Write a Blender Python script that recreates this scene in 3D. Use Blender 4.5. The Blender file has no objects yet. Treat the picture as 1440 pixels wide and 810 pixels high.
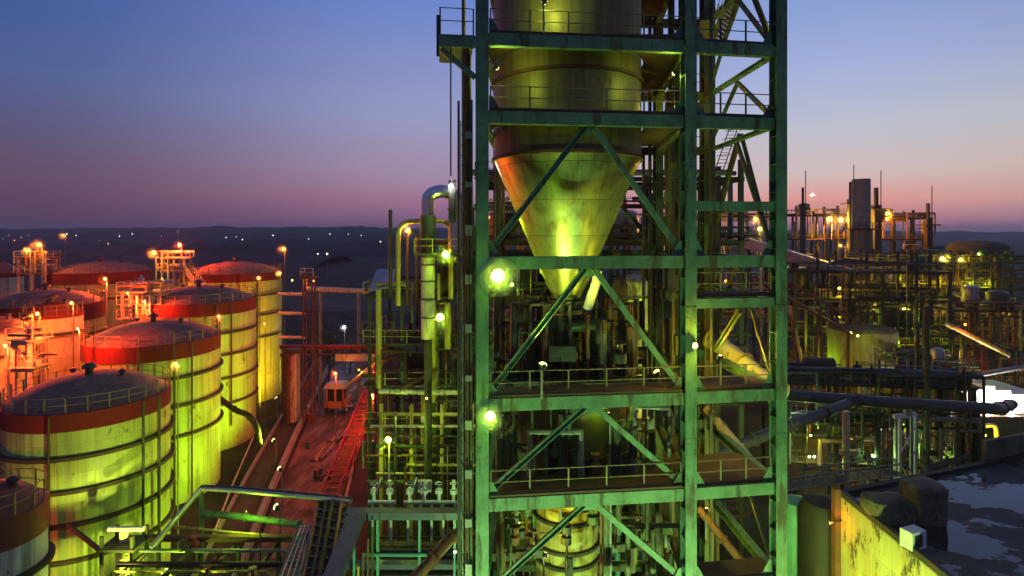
import bpy, bmesh, math, random
from mathutils import Vector, Matrix
R = random.Random(11)
S = bpy.context.scene
COL = S.collection
F, H = 800.0, 28.0          # pixels per unit of tan at 1440 wide, eye height above the yard
PI = math.pi

def at(px, py, Y):
    return Vector(((px - 720) * Y / F, Y, H - (py - 325) * Y / F))
def gr(px, py, z=0.0):
    Y = (H - z) * F / (py - 325)
    return Vector(((px - 720) * Y / F, Y, z))
def zat(py, Y):
    return H - (py - 325) * Y / F
def lin(r, g, b):
    f = lambda c: (c / 255 / 12.92) if c / 255 <= .04045 else ((c / 255 + .055) / 1.055) ** 2.4
    return (f(r), f(g), f(b), 1)

# ------------------------------------------------------------------ materials
def _new(name):
    m = bpy.data.materials.new(name); m.use_nodes = True
    nt = m.node_tree; nt.nodes.clear()
    o = nt.nodes.new('ShaderNodeOutputMaterial')
    b = nt.nodes.new('ShaderNodeBsdfPrincipled')
    nt.links.new(b.outputs[0], o.inputs[0])
    return m, nt, b
def N(nt, t, **kw):
    n = nt.nodes.new(t)
    for k, v in kw.items(): setattr(n, k, v)
    return n
def noise(nt, scale, detail=4, rough=.6, stretch=(1, 1, 1), coord='Object', off=0):
    tc = N(nt, 'ShaderNodeTexCoord'); mp = N(nt, 'ShaderNodeMapping')
    mp.inputs['Scale'].default_value = stretch
    mp.inputs['Location'].default_value = (off, off * .7, off * .3)
    nt.links.new(tc.outputs[coord], mp.inputs['Vector'])
    n = N(nt, 'ShaderNodeTexNoise'); n.inputs['Scale'].default_value = scale
    n.inputs['Detail'].default_value = detail; n.inputs['Roughness'].default_value = rough
    nt.links.new(mp.outputs[0], n.inputs['Vector'])
    return n.outputs['Fac']
def ramp(nt, fac, stops):
    r = N(nt, 'ShaderNodeValToRGB'); e = r.color_ramp.elements
    while len(e) < len(stops): e.new(.5)
    for i, (p, c) in enumerate(stops):
        e[i].position = p; e[i].color = c if hasattr(c, '__len__') else (c, c, c, 1)
    nt.links.new(fac, r.inputs['Fac'])
    return r.outputs['Color']
def mix(nt, fac, a, b):
    m = N(nt, 'ShaderNodeMix', data_type='RGBA')
    for s, v in ((0, fac), (6, a), (7, b)):
        if hasattr(v, 'is_linked'): nt.links.new(v, m.inputs[s])
        else: m.inputs[s].default_value = v
    return m.outputs[2]
def c4(c): return (c[0], c[1], c[2], 1)
def paint(name, col, rough=.5, metal=0.0, rust=.35, rustcol=(.10, .04, .018), var=.35, scale=.8, streak=True, bump=.15, dark=None):
    m, nt, b = _new(name)
    col = c4(col); d = c4(dark) if dark else tuple(x * (1 - var) for x in col[:3]) + (1,)
    n1 = noise(nt, scale, 5, .65)
    base = mix(nt, ramp(nt, n1, [(.35, 0.), (.65, 1.)]), d, col)
    if rust > 0:
        n2 = noise(nt, 1.6, 8, .7, (1, 1, .16) if streak else (1, 1, 1), off=3.3)
        lo = .72 - .3 * rust
        f = ramp(nt, n2, [(lo, 0.), (lo + .08, .85)])
        base = mix(nt, f, base, c4(rustcol))
        rr = ramp(nt, n2, [(lo, rough), (lo + .08, .85)])
        nt.links.new(rr, b.inputs['Roughness'])
        if metal > 0:
            mm = ramp(nt, n2, [(lo, metal), (lo + .08, .1)]); nt.links.new(mm, b.inputs['Metallic'])
    else:
        b.inputs['Roughness'].default_value = rough; b.inputs['Metallic'].default_value = metal
    nt.links.new(base, b.inputs['Base Color'])
    if bump:
        bp = N(nt, 'ShaderNodeBump'); bp.inputs['Strength'].default_value = bump; bp.inputs['Distance'].default_value = .05
        nt.links.new(noise(nt, 6, 5, .6), bp.inputs['Height']); nt.links.new(bp.outputs[0], b.inputs['Normal'])
    return m
def emit(name, col, strength):
    m, nt, b = _new(name)
    b.inputs['Base Color'].default_value = (.02, .02, .02, 1)
    b.inputs['Emission Color'].default_value = c4(col); b.inputs['Emission Strength'].default_value = strength
    return m
def plated(name, col, seam, plate=(2.2, 2.4), rust=.4, rustcol=(.09, .05, .02), rough=.5, metal=0., streakcol=None, seamw=.012, dirt=.6):
    """rolled steel plate shell: seams from the shell's own unrolled coordinates, stains running down"""
    m, nt, b = _new(name)
    uv = N(nt, 'ShaderNodeUVMap')
    br = N(nt, 'ShaderNodeTexBrick'); br.offset = .5
    nt.links.new(uv.outputs[0], br.inputs['Vector'])
    br.inputs['Scale'].default_value = 1; br.inputs['Mortar Size'].default_value = seamw
    br.inputs['Mortar Smooth'].default_value = .4
    br.inputs['Brick Width'].default_value = plate[0]; br.inputs['Row Height'].default_value = plate[1]
    br.inputs['Color1'].default_value = c4(col)
    br.inputs['Color2'].default_value = tuple(x * .74 for x in col) + (1,)
    br.inputs['Mortar'].default_value = c4(seam)
    n1 = noise(nt, .55, 6, .7, (1, 1, .35))
    base = mix(nt, ramp(nt, n1, [(.3, dirt), (.62, 0.)]), br.outputs['Color'], tuple(x * y for x, y in zip(col, (.5, .47, .38))) + (1,))
    n3 = noise(nt, 2.6, 4, .6, (1, 1, .04), off=7)
    base = mix(nt, ramp(nt, n3, [(.46, 0.), (.68, .75)]), base, c4(streakcol or rustcol))
    n2 = noise(nt, 1.1, 9, .75, (1, 1, .4), off=2)
    lo = .72 - .22 * rust
    f = ramp(nt, n2, [(lo, 0.), (lo + .05, .9)])
    base = mix(nt, f, base, c4(rustcol))
    nt.links.new(base, b.inputs['Base Color'])
    nt.links.new(ramp(nt, n2, [(lo, rough), (lo + .05, .85)]), b.inputs['Roughness'])
    b.inputs['Metallic'].default_value = metal
    bp = N(nt, 'ShaderNodeBump'); bp.inputs['Strength'].default_value = .35; bp.inputs['Distance'].default_value = .06
    nt.links.new(noise(nt, 1.2, 3, .5), bp.inputs['Height']); nt.links.new(bp.outputs[0], b.inputs['Normal'])
    return m

M = dict(
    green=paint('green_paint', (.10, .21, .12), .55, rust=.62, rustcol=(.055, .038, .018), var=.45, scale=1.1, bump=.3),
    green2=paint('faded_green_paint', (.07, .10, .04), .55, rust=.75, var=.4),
    deck=paint('rusty_deck', (.10, .045, .022), .8, rust=.3, var=.5, streak=False),
    dark=paint('dark_steel', (.045, .045, .038), .6, rust=.6, var=.4),
    black=paint('black_steel', (.02, .018, .016), .7, rust=.3, var=.4),
    grey=paint('grey_steel', (.22, .22, .20), .5, rust=.55, var=.3),
    galv=paint('galvanised_steel', (.42, .42, .43), .4, .6, rust=.3, var=.25),
    rusty=paint('rusty_steel', (.17, .07, .03), .75, rust=.5, rustcol=(.06, .025, .012), var=.45),
    redp=paint('red_paint', (.34, .03, .02), .5, rust=.45, var=.4),
    yell=paint('yellow_paint', (.52, .40, .07), .5, rust=.55, var=.3),
    white=paint('white_paint', (.72, .72, .68), .5, rust=.5, var=.2),
    orangep=paint('orange_paint', (.55, .24, .06), .5, rust=.6, var=.3),
    cream=paint('cream_paint', (.62, .52, .34), .5, rust=.55, var=.3),
    chrome=paint('bright_steel_cladding', (.72, .72, .70), .22, 1., rust=.15, var=.15, bump=.08),
    clad=paint('steel_cladding', (.45, .44, .40), .38, .7, rust=.45, var=.3),
    conc=paint('concrete', (.30, .28, .25), .85, rust=.35, rustcol=(.10, .085, .07), var=.35),
    bluegrey=paint('blue_grey_paint', (.075, .08, .15), .5, rust=.5, var=.35),
    teal=paint('teal_paint', (.12, .36, .30), .5, rust=.4, var=.3),
    soil=paint('dark_soil', (.06, .045, .032), .9, rust=.4, var=.6, streak=False, scale=.15),
    tanky=plated('tank_shell_yellow', (.66, .54, .12), (.2, .15, .05), (2.6, 2.1), rust=.35, rustcol=(.07, .05, .02), streakcol=(.25, .18, .05)),
    tank=plated('tank_shell_paint', (.54, .58, .17), (.13, .12, .06), (2.6, 2.1), rust=.6, rustcol=(.07, .055, .03), streakcol=(.20, .17, .08)),
    tankw=plated('tank_shell_white', (.66, .70, .70), (.3, .3, .3), (2.6, 2.1), rust=.3),
    tankred=plated('tank_band_red', (.19, .003, .005), (.09, .002, .003), (2.6, 3), rust=.3, rustcol=(.06, .003, .004), streakcol=(.10, .003, .003), rough=.9),
    rooft=plated('tank_roof_paint', (.30, .165, .125), (.12, .07, .055), (1.9, 2.6), rust=.55, rustcol=(.10, .055, .04), rough=.85, dirt=.8),
    roofr=plated('tank_roof_red', (.30, .07, .04), (.12, .03, .02), (1.9, 2.6), rust=.4, rough=.6),
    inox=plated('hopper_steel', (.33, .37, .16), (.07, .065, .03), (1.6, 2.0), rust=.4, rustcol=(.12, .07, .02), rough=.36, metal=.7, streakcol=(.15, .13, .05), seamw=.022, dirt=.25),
    vessd=plated('dark_vessel_paint', (.10, .085, .035), (.03, .025, .012), (2.0, 1.8), rust=.8, rough=.6),
    vess=plated('vessel_paint', (.16, .14, .07), (.06, .05, .02), (2.0, 1.8), rust=.6, rough=.5),
    ringm=paint('ring_steel', (.055, .034, .022), .75, rust=.5, var=.4),
    brickst=plated('stack_brick', (.24, .20, .15), (.12, .10, .08), (.5, .5), rust=.3, seamw=.03),
    ywall=plated('stained_yellow_wall', (.60, .58, .24), (.20, .18, .07), (3.1, 1.7), rust=.85, rustcol=(.05, .04, .02), rough=.7, streakcol=(.42, .26, .05)),
    whites=paint('white_sheet', (.8, .8, .76), .5, rust=.2, var=.1),
    glassd=paint('dark_glass', (.02, .025, .03), .12, rust=0, var=.1, bump=0),
    tyre=paint('tyre_rubber', (.02, .02, .02), .85, rust=0, var=.2),
    domep=paint('dark_tank_paint', (.05, .06, .05), .8, rust=.4, var=.4),
    pipeb=paint('brown_grey_pipe', (.085, .07, .07), .45, rust=.4, var=.4),
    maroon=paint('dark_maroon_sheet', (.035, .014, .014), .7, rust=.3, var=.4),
    railm=paint('rail_paint', (.20, .14, .06), .6, rust=.5, var=.3),
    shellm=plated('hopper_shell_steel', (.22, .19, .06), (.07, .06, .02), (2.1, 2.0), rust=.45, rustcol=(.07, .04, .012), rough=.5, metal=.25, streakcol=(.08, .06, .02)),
    dishm=paint('reflector_enamel', (.05, .055, .05), .8, rust=0, var=.2, bump=0),
    footp=plated('vessel_foot_paint', (.40, .34, .09), (.10, .08, .03), (.5, 1.7), rust=.7, rough=.6),
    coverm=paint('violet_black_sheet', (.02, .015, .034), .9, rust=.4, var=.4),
    siloc=plated('silo_paint', (.20, .20, .07), (.06, .06, .03), (2.0, 1.8), rust=.8, rough=.7),
    tarp=paint('weathered_tarp', (.19, .155, .10), .85, rust=.5, rustcol=(.05, .04, .03), var=.5, streak=False, bump=.6),
    bark=paint('bark', (.05, .035, .025), .9, rust=0),
    leafm=paint('leaf', (.05, .085, .025), .6, rust=0, var=.5, scale=2, bump=0),
    farleaf=paint('far_woodland', (.030, .036, .034), .9, rust=0, var=.4, scale=.02, bump=0),
)

# ------------------------------------------------------------------ mesh builder
class MB:
    def __init__(s): s.v = []; s.f = []; s.uv = {}; s.sm = set()
    def quadbox(s, cs):
        b = len(s.v); s.v += [Vector(c) for c in cs]
        for q in ((0, 3, 2, 1), (4, 5, 6, 7), (0, 1, 5, 4), (1, 2, 6, 5), (2, 3, 7, 6), (3, 0, 4, 7)):
            s.f.append(tuple(b + i for i in q))
        return s
    def box(s, x0, y0, z0, x1, y1, z1):
        return s.quadbox([(x0, y0, z0), (x1, y0, z0), (x1, y1, z0), (x0, y1, z0), (x0, y0, z1), (x1, y0, z1), (x1, y1, z1), (x0, y1, z1)])
    def bar(s, p, q, w, h, up=(0, 0, 1), ou=0, ov=0):
        p, q = Vector(p), Vector(q); d = (q - p).normalized(); up = Vector(up)
        if abs(d.dot(up)) > .98: up = Vector((0, 1, 0))
        u = d.cross(up).normalized(); v = u.cross(d).normalized()
        c = []
        for e in (p, q):
            for a, b in ((-1, -1), (1, -1), (1, 1), (-1, 1)):
                c.append(e + u * (a * w / 2 + ou) + v * (b * h / 2 + ov))
        return s.quadbox(c)
    def ibeam(s, p, q, w, h, t=.05, up=(0, 0, 1)):
        s.bar(p, q, t, h - 2 * t, up)
        s.bar(p, q, w, t, up, ov=h / 2 - t / 2); s.bar(p, q, w, t, up, ov=-h / 2 + t / 2)
        return s
    def channel(s, p, q, w, h, t=.05, side=1, up=(0, 0, 1)):
        s.bar(p, q, t, h, up, ou=side * (w / 2 - t / 2))
        for k in (-1, 1): s.bar(p, q, w - t - .004, t, up, ou=-side * t / 2 - side * .002, ov=k * (h / 2 - t / 2))
        return s
    def tube(s, pts, r, n=10, caps=True):
        pts = [Vector(p) for p in pts]; rings = []
        prev = None
        for i, p in enumerate(pts):
            d = (pts[min(i + 1, len(pts) - 1)] - pts[max(i - 1, 0)]).normalized()
            if prev is None:
                a = Vector((0, 0, 1)) if abs(d.z) < .9 else Vector((0, 1, 0))
                u = d.cross(a).normalized()
            else:
                u = (prev - d * prev.dot(d)).normalized()
            prev = u; w = d.cross(u)
            k = 1.0
            if 0 < i < len(pts) - 1:
                d1 = (p - pts[i - 1]).normalized(); d2 = (pts[i + 1] - p).normalized()
                k = 1 / max(.5, math.cos(d1.angle(d2, 0) / 2))
            rr = r[i] if hasattr(r, '__len__') else r
            b = len(s.v)
            for j in range(n):
                t = 2 * PI * j / n
                s.v.append(p + (u * math.cos(t) + w * math.sin(t)) * rr)
            rings.append(b)
        for a, b in zip(rings, rings[1:]):
            for j in range(n):
                j2 = (j + 1) % n; s.f.append((a + j, a + j2, b + j2, b + j)); s.sm.add(len(s.f) - 1)
        if caps:
            s.f.append(tuple(rings[0] + j for j in reversed(range(n)))); s.f.append(tuple(rings[-1] + j for j in range(n)))
        return s
    def lathe(s, prof, cx=0, cy=0, n=48, closed=False, a0=0, a1=2 * PI):
        b = len(s.v); full = abs(a1 - a0 - 2 * PI) < 1e-6; m = n if full else n + 1
        for r, z in prof:
            for j in range(m):
                t = a0 + (a1 - a0) * j / n
                s.v.append(Vector((cx + r * math.cos(t), cy + r * math.sin(t), z)))
        K = len(prof); rm = max(r for r, z in prof)
        L = [0]
        for (r0, z0), (r1, z1) in zip(prof, prof[1:]): L.append(L[-1] + math.hypot(r1 - r0, z1 - z0))
        for i in range(K if closed else K - 1):
            i2 = (i + 1) % K
            for j in range(n):
                j2 = (j + 1) % m
                s.f.append((b + i * m + j, b + i * m + j2, b + i2 * m + j2, b + i2 * m + j))
                fi = len(s.f) - 1; s.sm.add(fi)
                u0, u1 = rm * (a1 - a0) * j / n, rm * (a1 - a0) * (j + 1) / n
                l0, l1 = L[i], (L[i2] if i2 else L[-1])
                s.uv[fi] = [(u0, l0), (u1, l0), (u1, l1), (u0, l1)]
        return s
    def quad(s, cs, uv=None):
        b = len(s.v); s.v += [Vector(c) for c in cs]; s.f.append(tuple(range(b, b + len(cs))))
        if uv: s.uv[len(s.f) - 1] = uv
        return s
    def build(s, name, mat, parent=None, local=False):
        off = Vector((0, 0, 0))
        if parent is not None and not local:
            p = parent
            while p is not None: off += Vector(p.location); p = p.parent
        me = bpy.data.meshes.new(name)
        me.from_pydata([tuple(v - off) for v in s.v], [], s.f)
        if s.uv:
            l = me.uv_layers.new(name='UVMap')
            for p in me.polygons:
                q = s.uv.get(p.index)
                if q:
                    for k, li in enumerate(p.loop_indices): l.data[li].uv = q[k]
        if s.sm:
            me.polygons.foreach_set('use_smooth', [i in s.sm for i in range(len(me.polygons))])
            me.set_sharp_from_angle(angle=math.radians(40))
        me.materials.append(M[mat] if isinstance(mat, str) else mat)
        o = bpy.data.objects.new(name, me); COL.objects.link(o)
        if parent is not None: o.parent = parent
        return o

def tag(o, label=None, cat=None, group=None, kind=None):
    for k, v in (('label', label), ('category', cat), ('group', group), ('kind', kind)):
        if v: o[k] = v
    return o
def thing(name, label, cat, loc=(0, 0, 0), rz=0, group=None):
    o = bpy.data.objects.new(name, None); o.empty_display_size = .2; COL.objects.link(o)
    o.location = loc; o.rotation_euler = (0, 0, rz)
    return tag(o, label, cat, group)
def copy_tree(o, parent=None):
    c = o.copy(); COL.objects.link(c); c.parent = parent
    for ch in [x for x in o.children]: copy_tree(ch, c)
    return c

def rail(parent, pts, mat='yell', h=1.05, spacing=1.75, r=.032, local=False, closed=False, each=True):
    """handrail part of parent: two rails, and its posts as sub-parts"""
    pts = [Vector(p) for p in pts]
    if closed: pts = pts + [pts[0]]
    m = MB()
    for k in (h, h * .52): m.tube([p + Vector((0, 0, k)) for p in pts], r * .8, 5)
    m.bar(pts[0] + Vector((0, 0, .06)), pts[1] + Vector((0, 0, .06)), .012, .12) if len(pts) == 2 else None
    if not each:
        for a, b in zip(pts, pts[1:]):
            n = max(1, round((b - a).length / spacing))
            for i in range(n + (1 if (b is pts[-1] and not closed) else 0)):
                p = a.lerp(b, i / n); m.bar(p, p + Vector((0, 0, h)), r * 2.1, r * 2.1)
    hr = m.build('handrail', mat, parent, local)
    if not each: return hr
    off = Vector((0, 0, 0)); q_ = parent
    while q_ is not None and not local: off += Vector(q_.location); q_ = q_.parent
    me = None
    for a, b in zip(pts, pts[1:]):
        n = max(1, round((b - a).length / spacing))
        for i in range(n + (1 if (b is pts[-1] and not closed) else 0)):
            p = a.lerp(b, i / n)
            if me is None:
                o = MB().bar((0, 0, 0), (0, 0, h), r * 2.1, r * 2.1).build('post', mat); me = o.data
            else:
                o = bpy.data.objects.new('post', me); COL.objects.link(o)
            o.parent = hr; o.location = p - off
    return hr

# ------------------------------------------------------------------ lamps
LAMP_M = {}
PW = .42
COLR = dict(red=(1, .085, .012), orange=(1, .21, .015), amber=(1, .45, .03), yellow=(1, .84, .03), lime=(.52, 1, .02), limey=(.78, 1, .12), green=(.5, 1, .27), white=(1, .97, .85), cool=(.75, 1, .9))
GLOW = dict(red=(1, .30, .07), orange=(1, .34, .08), amber=(1, .50, .14), yellow=(1, .80, .25), lime=(.80, 1, .32), limey=(.9, 1, .3), green=(.70, 1, .45), white=(1, .95, .8), cool=(.8, 1, .95))
def lamp(p, color, power, label, r=.2, post=None, cat='lamp', name='post_lamp', face=(0, -1, -.25), glow=2.4, group=None, arm=None, spot=None, dish=0, halo=2.8):
    p = Vector(p); d = Vector(face).normalized()
    base = Vector((p.x, p.y, post if post is not None else p.z))
    t = thing(name, label, cat, base, 0, group)
    key = (color, glow)
    if key not in LAMP_M: LAMP_M[key] = emit('lamp_glow_' + color, GLOW[color], glow)
    up = Vector((0, 0, 1)); sd = d.cross(up).normalized(); vv = sd.cross(d)
    # housing: open tapered hood behind the lens
    m = MB(); c = []
    for k, off in ((.4, -r * 1.3), (.8, -.01)):
        for a, b in ((-1, -1), (1, -1), (1, 1), (-1, 1)): c.append(p + d * off + sd * (a * r * k * 1.15) + vv * (b * r * k))
    m.quadbox(c).build('housing', 'black', t)
    m = MB(); n = 14; prof = [(r * .75, -r * .3), (r, 0), (r * .9, r * .35), (r * .5, r * .6), (0.001, r * .7)]
    b0 = len(m.v)
    for rr, o in prof:
        for j in range(n):
            a = 2 * PI * j / n; m.v.append(p + d * (o + .004) + sd * (rr * math.cos(a)) + vv * (rr * math.sin(a)))
    for i in range(4):
        for j in range(n):
            j2 = (j + 1) % n; m.f.append((i * n + j, i * n + j2, (i + 1) * n + j2, (i + 1) * n + j)); m.sm.add(len(m.f) - 1)
    m.build('lens', LAMP_M[key], t)
    if halo and power > 0 and not spot and r >= .2:
        I_ = power * PW / 12.57
        for gk, fk in ((.5, 1.1), (.75, 1.), (1., .9)):  # nested scattering spheres added to imitate lens bloom, not a glass part
            g_ = r * halo * gk; sg_ = min(4, fk * 3.6 * (r * 1.5) / I_)
            gm = bpy.data.materials.new('lamp_halo'); gm.use_nodes = True; q = gm.node_tree; q.nodes.clear()
            oo = N(q, 'ShaderNodeOutputMaterial'); vv_ = N(q, 'ShaderNodeVolumePrincipled'); vv_.inputs['Density'].default_value = sg_; vv_.inputs['Color'].default_value = (.95, .95, .95, 1)
            q.links.new(vv_.outputs[0], oo.inputs['Volume'])
            go = MB().lathe([(max(.0005, g_ * math.sin(PI * k / 12)), -g_ * math.cos(PI * k / 12)) for k in range(13)], 0, 0, 20).build('halo', gm); go.parent = t
            go.location = p + d * (r * .7 + .1) - base
    if dish:
        m = MB(); b0 = 0; n = 20
        for rr_, o in ((r * .5, -r * .55), (r * 1.2, -r * .4), (r * dish, -r * .05), (r * dish, -r * .12), (r * 1.2, -r * .5), (r * .5, -r * .7)):
            for j in range(n):
                a_ = 2 * PI * j / n; m.v.append(p + d * o + sd * (rr_ * math.cos(a_)) + vv * (rr_ * math.sin(a_)))
        for i in range(5):
            for j in range(n):
                j2 = (j + 1) % n; m.f.append((i * n + j, i * n + j2, (i + 1) * n + j2, (i + 1) * n + j)); m.sm.add(len(m.f) - 1)
        m.build('reflector', 'dishm', t)
    if post is not None and p.z - post > .5:
        m = MB(); bk = p - d * (r * 1.2)
        m.tube([(bk.x, bk.y, post), (bk.x, bk.y, p.z)], max(.045, min(.09, r * .3)), 7); m.build('pole', 'grey', t)
    if arm is not None:
        m = MB(); m.bar(p - d * r, Vector(arm), .07, .07); m.build('bracket', 'dark', t)
    if power > 0:
        L = bpy.data.lights.new('lamp_light', 'SPOT' if spot else 'POINT'); L.energy = power * PW; L.color = COLR[color]; L.shadow_soft_size = max(.05, r * .4)
        lo = bpy.data.objects.new('lamp_light', L); COL.objects.link(lo); lo.parent = t
        lo.location = p + d * (r * .7 + .1) - base
        if spot:
            L.spot_size = math.radians(spot); L.spot_blend = .7
            lo.rotation_euler = d.to_track_quat('-Z', 'Y').to_euler()
    return t

# ------------------------------------------------------------------ storage tanks
def tank(xl, xr, Y, py_near, label, band=1.3, rings=(), rise=1.75, shell='tank', roof='rooft', rimm='tankred', rails='railm', posts=26, z0=0, each=True, pipes=(), name='storage_tank', vents=True):
    a0, a1 = math.atan((xl - 720) / F), math.atan((xr - 720) / F)
    am, dl = (a0 + a1) / 2, (a1 - a0) / 2
    cx, cy = Y * math.tan(am), Y
    d = math.hypot(cx, cy); r = d * math.sin(dl)
    Yn = (d - r) * math.cos(am)
    zt = zat(py_near, Yn)
    t = thing(name, label, 'tank', (cx, cy, z0))
    MB().lathe([(r, z0), (r, zt - band)], cx, cy, 72).build('shell', shell, t)
    MB().lathe([(r + .05, zt - band), (r + .05, zt), (r - .12, zt + .02)], cx, cy, 72).build('rim_band', rimm, t)
    n = 8
    MB().lathe([((r - .12) * (1 - k / n) if k < n else .01, zt + .02 + rise * (1 - (1 - k / n) ** 2)) for k in range(n + 1)], cx, cy, 72).build('roof', roof, t)
    for h in rings:
        z = zt - h
        MB().lathe([(r - .02, z - .16), (r + .30, z - .13), (r + .32, z + .13), (r - .02, z + .16)], cx, cy, 72).build('stiffener_ring', 'ringm', t)
    pr = [(cx + (r - .1) * math.cos(2 * PI * k / posts), cy + (r - .1) * math.sin(2 * PI * k / posts), zt + .02) for k in range(posts)]
    rail(t, pr, rails, 1.1, 50, .036, closed=True, each=each)
    if vents:
        for (ux, uy, s) in ((.05, -.1, 1.), (.42, .05, .6), (-.45, .25, .55)):
            vx, vy = cx + ux * r, cy + uy * r
            q = math.hypot(ux, uy); zz = zt + rise * (1 - q ** 2) - .1
            MB().lathe([(.28 * s, zz - .3), (.28 * s, zz + .55 * s), (.52 * s, zz + .6 * s), (.5 * s, zz + .78 * s), (.2 * s, zz + 1. * s), (.001, zz + 1.03 * s)], vx, vy, 14).build('roof_vent', 'dark', t)
    for (ang, zb, w) in pipes:
        x, y = cx + (r + .38) * math.cos(ang), cy + (r + .38) * math.sin(ang)
        MB().tube([(x, y, z0 + zb), (x, y, zt - .1)], w, 8).build('downpipe', 'dark', t)
    t['_c'] = (cx, cy, r, zt)
    return t

TK = {}
TK[1] = tank(-2, 240, 46, 578, 'nearest big yellow green tank with red rim, rusty hoops and grey domed roof', 1.3, (3.2, 5.6, 8.0, 10.6), pipes=((-.35, 4, .1), (-1.35, 0, .09), (-.1, 2, .12)))
TK[2] = tank(112, 310, 62.2, 487, 'second hooped tank back, just right of and behind the nearest big tank', 1.6, (3.5, 6.4, 9.5), pipes=((-.75, 0, .12), (-.5, 0, .09), (-1.2, 3, .1)))
TK[3] = tank(192, 360, 77, 428, 'third hooped tank back with a lime green wall streaked orange', 1.6, (3.9, 6.7, 9.7, 13), pipes=((-.8, 0, .12), (-.55, 3, .1)))
TK[4] = tank(262, 397, 97.2, 386, 'bright yellow walled tank farthest right and farthest back of the hooped row', 1.3, (3.6, 6.8, 10.4), shell='tanky', pipes=((-.7, 0, .13),))
TK[5] = tank(-25, 148, 76, 432, 'broad red rimmed tank with flat grey dome behind two small tanks at left', 2.2, (4.0,), posts=22)
TK[6] = tank(62, 216, 106, 384, 'farthest grey domed tank at left, below the dark hills', 2., (4.5,), posts=22, each=False)
TK[7] = tank(-70, 48, 57, 468, 'small orange lit tank with pale roof at left edge, behind nearest big tank', .25, (2.4,), 1.2, rimm='rooft', shell='cream', roof='roofr', posts=16)
TK[8] = tank(30, 118, 64, 445, 'small red domed tank between two post lamps at left', .3, (2.0,), 1.4, shell='cream', roof='tankred', posts=16)
TK[9] = tank(-70, 34, 112, 386, 'partly seen reddish tank at the left edge under the hills', .8, (), 2.6, shell='cream', roof='roofr', posts=14, each=False)
TK[0] = tank(-95, 68, 30, 735, 'small tank with brown red rim and white wall in bottom left corner', 1.6, (3.2,), 1.3, shell='tankw', roof='roofr', rimm='roofr', rails='yell', posts=14)

# ------------------------------------------------------------------ main green tower
Lf, Mf, Rf = Vector((-1.37, 26, 0)), Vector((8.4, 27.1, 0)), Vector((13.0, 27.8, 0))
Lr, Mr, Rr = Vector((-.95, 37, 0)), Vector((9.5, 37, 0)), Vector((12.7, 37, 0))
u = (Rf - Lf).normalized(); nrm = Vector((-u.y, u.x, 0))
ZT = 47
tower = thing('steel_tower', 'tall green painted steel frame tower carrying the big cone hopper', 'tower', (Lf.x, Lf.y, 0))
Z = lambda p, z: Vector((p.x, p.y, z))
def hcol(p, w=.56, d=.58, mat='green'):
    m = MB()
    m.bar(Z(p, 0), Z(p, ZT), w, .05, up=nrm, ov=-d / 2); m.bar(Z(p, 0), Z(p, ZT), w, .05, up=nrm, ov=d / 2)
    m.bar(Z(p, 0), Z(p, ZT), .05, d - .06, up=nrm)
    z = 1.1
    while z < ZT:
        for s in (-1, 1):
            c = p + u * (s * w * .27)
            m.bar(Z(c, z), Z(c, z + .04), w * .44, d - .07, up=nrm)
        z += 1.37
    return m.build('column', mat, tower)
for p in (Lf, Mf, Rf): hcol(p)
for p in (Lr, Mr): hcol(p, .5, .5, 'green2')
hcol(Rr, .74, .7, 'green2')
LV = [6.2, 11.0, 15.52, 20.07, 26.54, 33.2, 36.75, 41.5, 45.8]
wL, wR = .3, .3
def fbeam(a, b, z, h=.58, mat='green', trim=.30):
    d = (b - a).normalized()
    return MB().channel(Z(a + d * trim, z), Z(b - d * trim, z), .34, h, .05, side=1).build('beam', mat, tower)
for z in LV: fbeam(Lf, Mf, z)
for z in LV + [29.2, 24.55]: fbeam(Mf, Rf, z, .56 if z in LV else .46)
for z in LV:
    th_ = .5 if z < 21 else .2
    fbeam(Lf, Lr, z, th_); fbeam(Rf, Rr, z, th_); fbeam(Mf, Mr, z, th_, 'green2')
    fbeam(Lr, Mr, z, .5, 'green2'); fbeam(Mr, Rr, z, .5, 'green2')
for z in (29.2, 24.55): fbeam(Rf, Rr, z, .2)
VC = Vector((3.03, 31.6, 0)); VR = 4.05
# decks with a round hole for the vessel (ring of quads from hole to rectangle edge)
def hole_deck(z, hole, mat='deck', th=.07, a=Lf, b=Mf, c=Mr, d=Lr, inset=.32):
    P = [a, b, c, d]; cen = (a + b + c + d) / 4
    Q = []
    n = 64
    m = MB(); inn, out = [], []
    def edge(th_):
        dr = Vector((math.cos(th_), math.sin(th_), 0)); best = 1e9
        for p, q in zip(P, P[1:] + P[:1]):
            e = q - p; den = dr.x * e.y - dr.y * e.x
            if abs(den) < 1e-9: continue
            w = p - VC; t = (w.x * e.y - w.y * e.x) / den; s = (w.x * dr.y - w.y * dr.x) / den
            if t > 0 and -1e-6 <= s <= 1 + 1e-6: best = min(best, t)
        return best
    for k in range(n):
        tt = 2 * PI * k / n; e = max(edge(tt) - .02, hole + .05); dr = Vector((math.cos(tt), math.sin(tt), 0))
        inn.append(VC + dr * hole); out.append(VC + dr * e)
    for zz, flip in ((z + th, 0), (z, 1)):
        for k in range(n):
            k2 = (k + 1) % n
            q = [Z(inn[k], zz), Z(out[k], zz), Z(out[k2], zz), Z(inn[k2], zz)]
            m.quad(q[::-1] if flip else q)
    for k in range(n):
        k2 = (k + 1) % n
        m.quad([Z(out[k], z), Z(out[k2], z), Z(out[k2], z + th), Z(out[k], z + th)])
        m.quad([Z(inn[k2], z), Z(inn[k], z), Z(inn[k], z + th), Z(inn[k2], z + th)])
    return m.build('deck', mat, tower)
for z, hr in ((33.2, 4.15), (36.75, 4.15), (41.5, 4.15)):
    hole_deck(z + .3, hr)
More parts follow.
